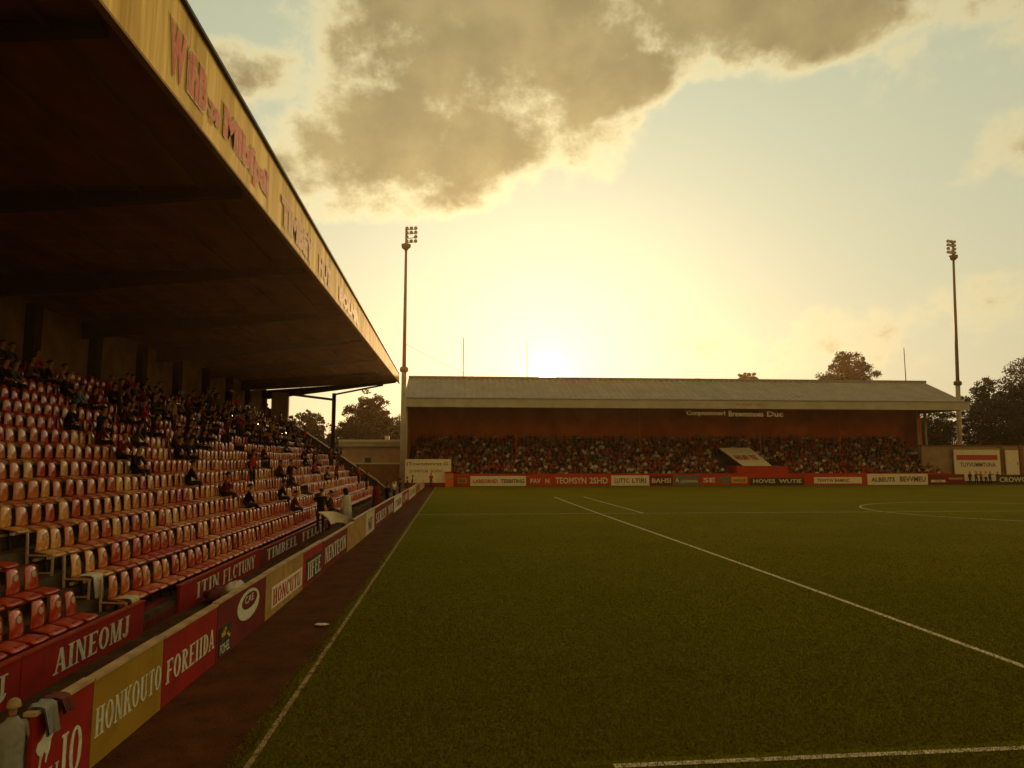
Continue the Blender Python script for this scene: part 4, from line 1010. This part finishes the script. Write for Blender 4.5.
tree(114, 116, 23, 8, 7, 'tall tree just outside right edge', LEAF[1], 35, .05, 9000, .42)
tree(97, 108, 12, 6.5, 4, 'low bushy tree in front of the largest one', LEAF[1], 36, .0, 12000, .34)
# ------------------------------------------------------------------ sky, sun, haze, camera
SAZ, SEL = R(7.59), R(6.76)
SUN = Vector((math.sin(SAZ)*math.cos(SEL), math.cos(SAZ)*math.cos(SEL), math.sin(SEL)))
W = bpy.data.worlds.new('World'); S.world = W; W.use_nodes = True
nt = W.node_tree; N = nt.nodes; L = nt.links
bg = N['Background']; bg.inputs['Strength'].default_value = .1
sky = N.new('ShaderNodeTexSky'); sky.sky_type = 'NISHITA'; sky.sun_disc = False; sky.sun_elevation = SEL; sky.sun_rotation = SAZ
sky.air_density = 1.2; sky.dust_density = 3.0; sky.ozone_density = 1.0
tc = N.new('ShaderNodeTexCoord'); D = tc.outputs['Generated']
def val(x): return x
def mth(op, a, b=None, c=None, clamp=False):
    n_ = N.new('ShaderNodeMath'); n_.operation = op; n_.use_clamp = clamp
    for i, q in enumerate((a, b, c)):
        if q is None: continue
        if isinstance(q, (int, float)): n_.inputs[i].default_value = q
        else: L.new(q, n_.inputs[i])
    return n_.outputs[0]
def mixc(f, a, b, mode='MIX'):
    n_ = N.new('ShaderNodeMix'); n_.data_type = 'RGBA'; n_.blend_type = mode; n_.clamp_factor = True
    for s_, q in (('Factor', f), ('A', a), ('B', b)):
        if isinstance(q, (int, float)): n_.inputs[s_].default_value = q
        elif isinstance(q, tuple): n_.inputs[s_].default_value = q+(1,)
        else: L.new(q, n_.inputs[s_])
    return n_.outputs['Result']
def scol(col, f):
    n_ = N.new('ShaderNodeVectorMath'); n_.operation = 'SCALE'
    if isinstance(col, tuple): n_.inputs[0].default_value = col
    else: L.new(col, n_.inputs[0])
    if isinstance(f, (int, float)): n_.inputs['Scale'].default_value = f
    else: L.new(f, n_.inputs['Scale'])
    return n_.outputs[0]
def addc(a, b):
    n_ = N.new('ShaderNodeVectorMath'); n_.operation = 'ADD'; L.new(a, n_.inputs[0]); L.new(b, n_.inputs[1]); return n_.outputs[0]
sp = N.new('ShaderNodeSeparateXYZ'); L.new(D, sp.inputs[0])
az = mth('MULTIPLY', mth('ARCTAN2', sp.outputs['X'], sp.outputs['Y']), 180/PI)
el = mth('MULTIPLY', mth('ARCSINE', sp.outputs['Z']), 180/PI)
dt = N.new('ShaderNodeVectorMath'); dt.operation = 'DOT_PRODUCT'; L.new(D, dt.inputs[0]); dt.inputs[1].default_value = SUN
ang = mth('MULTIPLY', mth('ARCCOSINE', mth('MINIMUM', dt.outputs['Value'], .999999)), 180/PI)
def ex(scale, amp): return mth('MULTIPLY', mth('EXPONENT', mth('MULTIPLY', ang, -1/scale)), amp)
K_ = 10.0                                             # Background strength is .1
def smooth_(x, a, b):
    n_ = N.new('ShaderNodeMapRange'); n_.interpolation_type = 'SMOOTHSTEP'; n_.inputs['From Min'].default_value = a; n_.inputs['From Max'].default_value = b; L.new(x, n_.inputs['Value']); return n_.outputs['Result']
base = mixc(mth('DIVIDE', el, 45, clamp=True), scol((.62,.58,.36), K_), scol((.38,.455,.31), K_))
nish = scol(sky.outputs[0], .35)
base = mixc(.25, base, nish)
base = mixc(smooth_(ang, 46, 85), base, scol((.68,.41,.11), K_))  # warm tone put into the unseen sky to warm the ambient light
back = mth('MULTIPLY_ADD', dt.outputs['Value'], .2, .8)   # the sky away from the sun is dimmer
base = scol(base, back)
glow = addc(addc(scol((1,.93,.63), ex(20, .60*K_)), scol((1,.86,.45), ex(4, .22*K_))), scol((1,.80,.42), ex(.75, 3.5*K_)))
skyc = addc(base, glow)

# clouds: soft patches in azimuth / elevation broken up by noise
cv = N.new('ShaderNodeCombineXYZ'); L.new(az, cv.inputs[0]); L.new(mth('MULTIPLY', el, 1.25), cv.inputs[1])
def noise(sc, det, rough=.6, w=0.0):
    n_ = N.new('ShaderNodeTexNoise'); n_.noise_dimensions = '3D'; n_.inputs['Scale'].default_value = sc; n_.inputs['Detail'].default_value = det; n_.inputs['Roughness'].default_value = rough
    mp = N.new('ShaderNodeMapping'); mp.inputs['Location'].default_value = (w, w*.7, w*.3); L.new(cv.outputs[0], mp.inputs['Vector']); L.new(mp.outputs['Vector'], n_.inputs['Vector'])
    return n_.outputs['Fac']
n1 = mth('SUBTRACT', noise(.10, 9, .6, 3.1), .5); n2 = mth('SUBTRACT', noise(.42, 8, .66, 9.2), .5)
def patch(ca, ce, ra, re, rot=0, gain=1):
    dx = mth('SUBTRACT', az, ca); dy = mth('SUBTRACT', el, ce); c_, s_ = math.cos(R(rot)), math.sin(R(rot))
    X = mth('DIVIDE', mth('ADD', mth('MULTIPLY', dx, c_), mth('MULTIPLY', dy, s_)), ra)
    Y = mth('DIVIDE', mth('SUBTRACT', mth('MULTIPLY', dy, c_), mth('MULTIPLY', dx, s_)), re)
    return mth('MULTIPLY', mth('SUBTRACT', 1, mth('ADD', mth('MULTIPLY', X, X), mth('MULTIPLY', Y, Y))), gain)
patches = [patch(2, 33.5, 17, 9.5, -6), patch(-6, 25.2, 8.5, 5.0, 10), patch(2, 25, 7, 4.5, 20), patch(24, 33.5, 12, 5.0, 2), patch(14, 29.0, 8, 2.4, 14), patch(29, 30.6, 8, 2.6, 4, .8), patch(42, 30.2, 6.5, 3.0, 0, .16),
           patch(-16.4, 28.4, 4.2, 1.6, 8, .3), patch(43, 20.3, 4, 1.7, 14, .12), patch(38, 9.6, 7, .7, 4, .02), patch(-4, 20.6, 8, 1.2, 6, .35),
           patch(-13, 22, 4, 2, 0, .3),
           patch(-75, 28, 30, 9), patch(85, 30, 26, 8), patch(150, 35, 45, 10), patch(-140, 24, 30, 7)]
f = patches[0]
for p in patches[1:]: f = mth('MAXIMUM', f, p)
f = mth('ADD', mth('MAXIMUM', f, -1.2), mth('ADD', mth('MULTIPLY', n1, 2.4), mth('MULTIPLY', n2, 1.25)))
def smooth(x, a, b):
    n_ = N.new('ShaderNodeMapRange'); n_.interpolation_type = 'SMOOTHSTEP'; n_.inputs['From Min'].default_value = a; n_.inputs['From Max'].default_value = b; L.new(x, n_.inputs['Value']); return n_.outputs['Result']
cover = smooth(f, -.42, .30); thick = smooth(f, -.05, .75)
sunlit = ex(20, 1.25)                                   # how much sun shines through the thin edges
edge = addc(scol((.46,.40,.23), K_), scol((1,.82,.40), mth('MULTIPLY', sunlit, K_*1.12)))
body = addc(scol((.235,.175,.072), K_), scol((1,.72,.26), mth('MULTIPLY', ex(16, 1.0), K_*.62)))
n3 = mth('SUBTRACT', noise(.16, 7, .55, 21.0), .5)
body = mixc(smooth(n3, -.16, .16), scol(body, .84), scol(body, 1.16))
ccol = mixc(thick, edge, body)
skyf = mixc(mth('MULTIPLY', cover, .9), skyc, ccol)
disc = smooth(ang, .75, .35)
skyf = addc(skyf, scol((1,.86,.55), mth('MULTIPLY', disc, 60*K_)))
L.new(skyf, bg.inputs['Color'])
W.cycles.sampling_method = 'MANUAL'; W.cycles.sample_map_resolution = 2048

sl = bpy.data.lights.new('sun', 'SUN'); sl.energy = 3.0; sl.angle = R(.5); sl.color = (1,.62,.28)
so = bpy.data.objects.new('sun', sl); C.objects.link(so); so.rotation_euler = SUN.to_track_quat('Z', 'Y').to_euler(); so.location = (0, 0, 60)

HAZE = .0004  # thin tinted air added to imitate a veil of lens glare
if HAZE:
    mb = MB(); mb.box(-640, 640, -640, 640, -1.0, 37.5); hz = mb.build('haze', None)
    hm = bpy.data.materials.new('haze_air'); hm.use_nodes = True; hn = hm.node_tree; hn.nodes.remove(hn.nodes['Principled BSDF'])
    pv = hn.nodes.new('ShaderNodeVolumePrincipled'); pv.inputs['Color'].default_value = (1,.66,.34,1); pv.inputs['Density'].default_value = HAZE; pv.inputs['Anisotropy'].default_value = .75
    hn.links.new(pv.outputs[0], hn.nodes['Material Output'].inputs['Volume'])
    hz.data.materials.clear(); hz.data.materials.append(hm)
    tag(hz, 'thin amber haze added over the whole ground for a warm veil', 'haze', kind='stuff')

cam = bpy.data.cameras.new('camera'); co = bpy.data.objects.new('camera', cam); C.objects.link(co); S.camera = co
cam.sensor_width = 36; cam.lens = 36*700/1024; cam.clip_end = 3000; cam.clip_start = .1
co.location = (0, 0, 3.3); co.rotation_euler = (PI/2+R(6.197), 0, -R(4.68))
S.view_settings.view_transform = 'Standard'; S.view_settings.look = 'None'; S.view_settings.exposure = .2; S.view_settings.gamma = 1
S.cycles.max_bounces = 6; S.cycles.diffuse_bounces = 3; S.cycles.volume_bounces = 1; S.cycles.transparent_max_bounces = 4
S.cycles.use_denoising = True; S.cycles.sample_clamp_indirect = 8
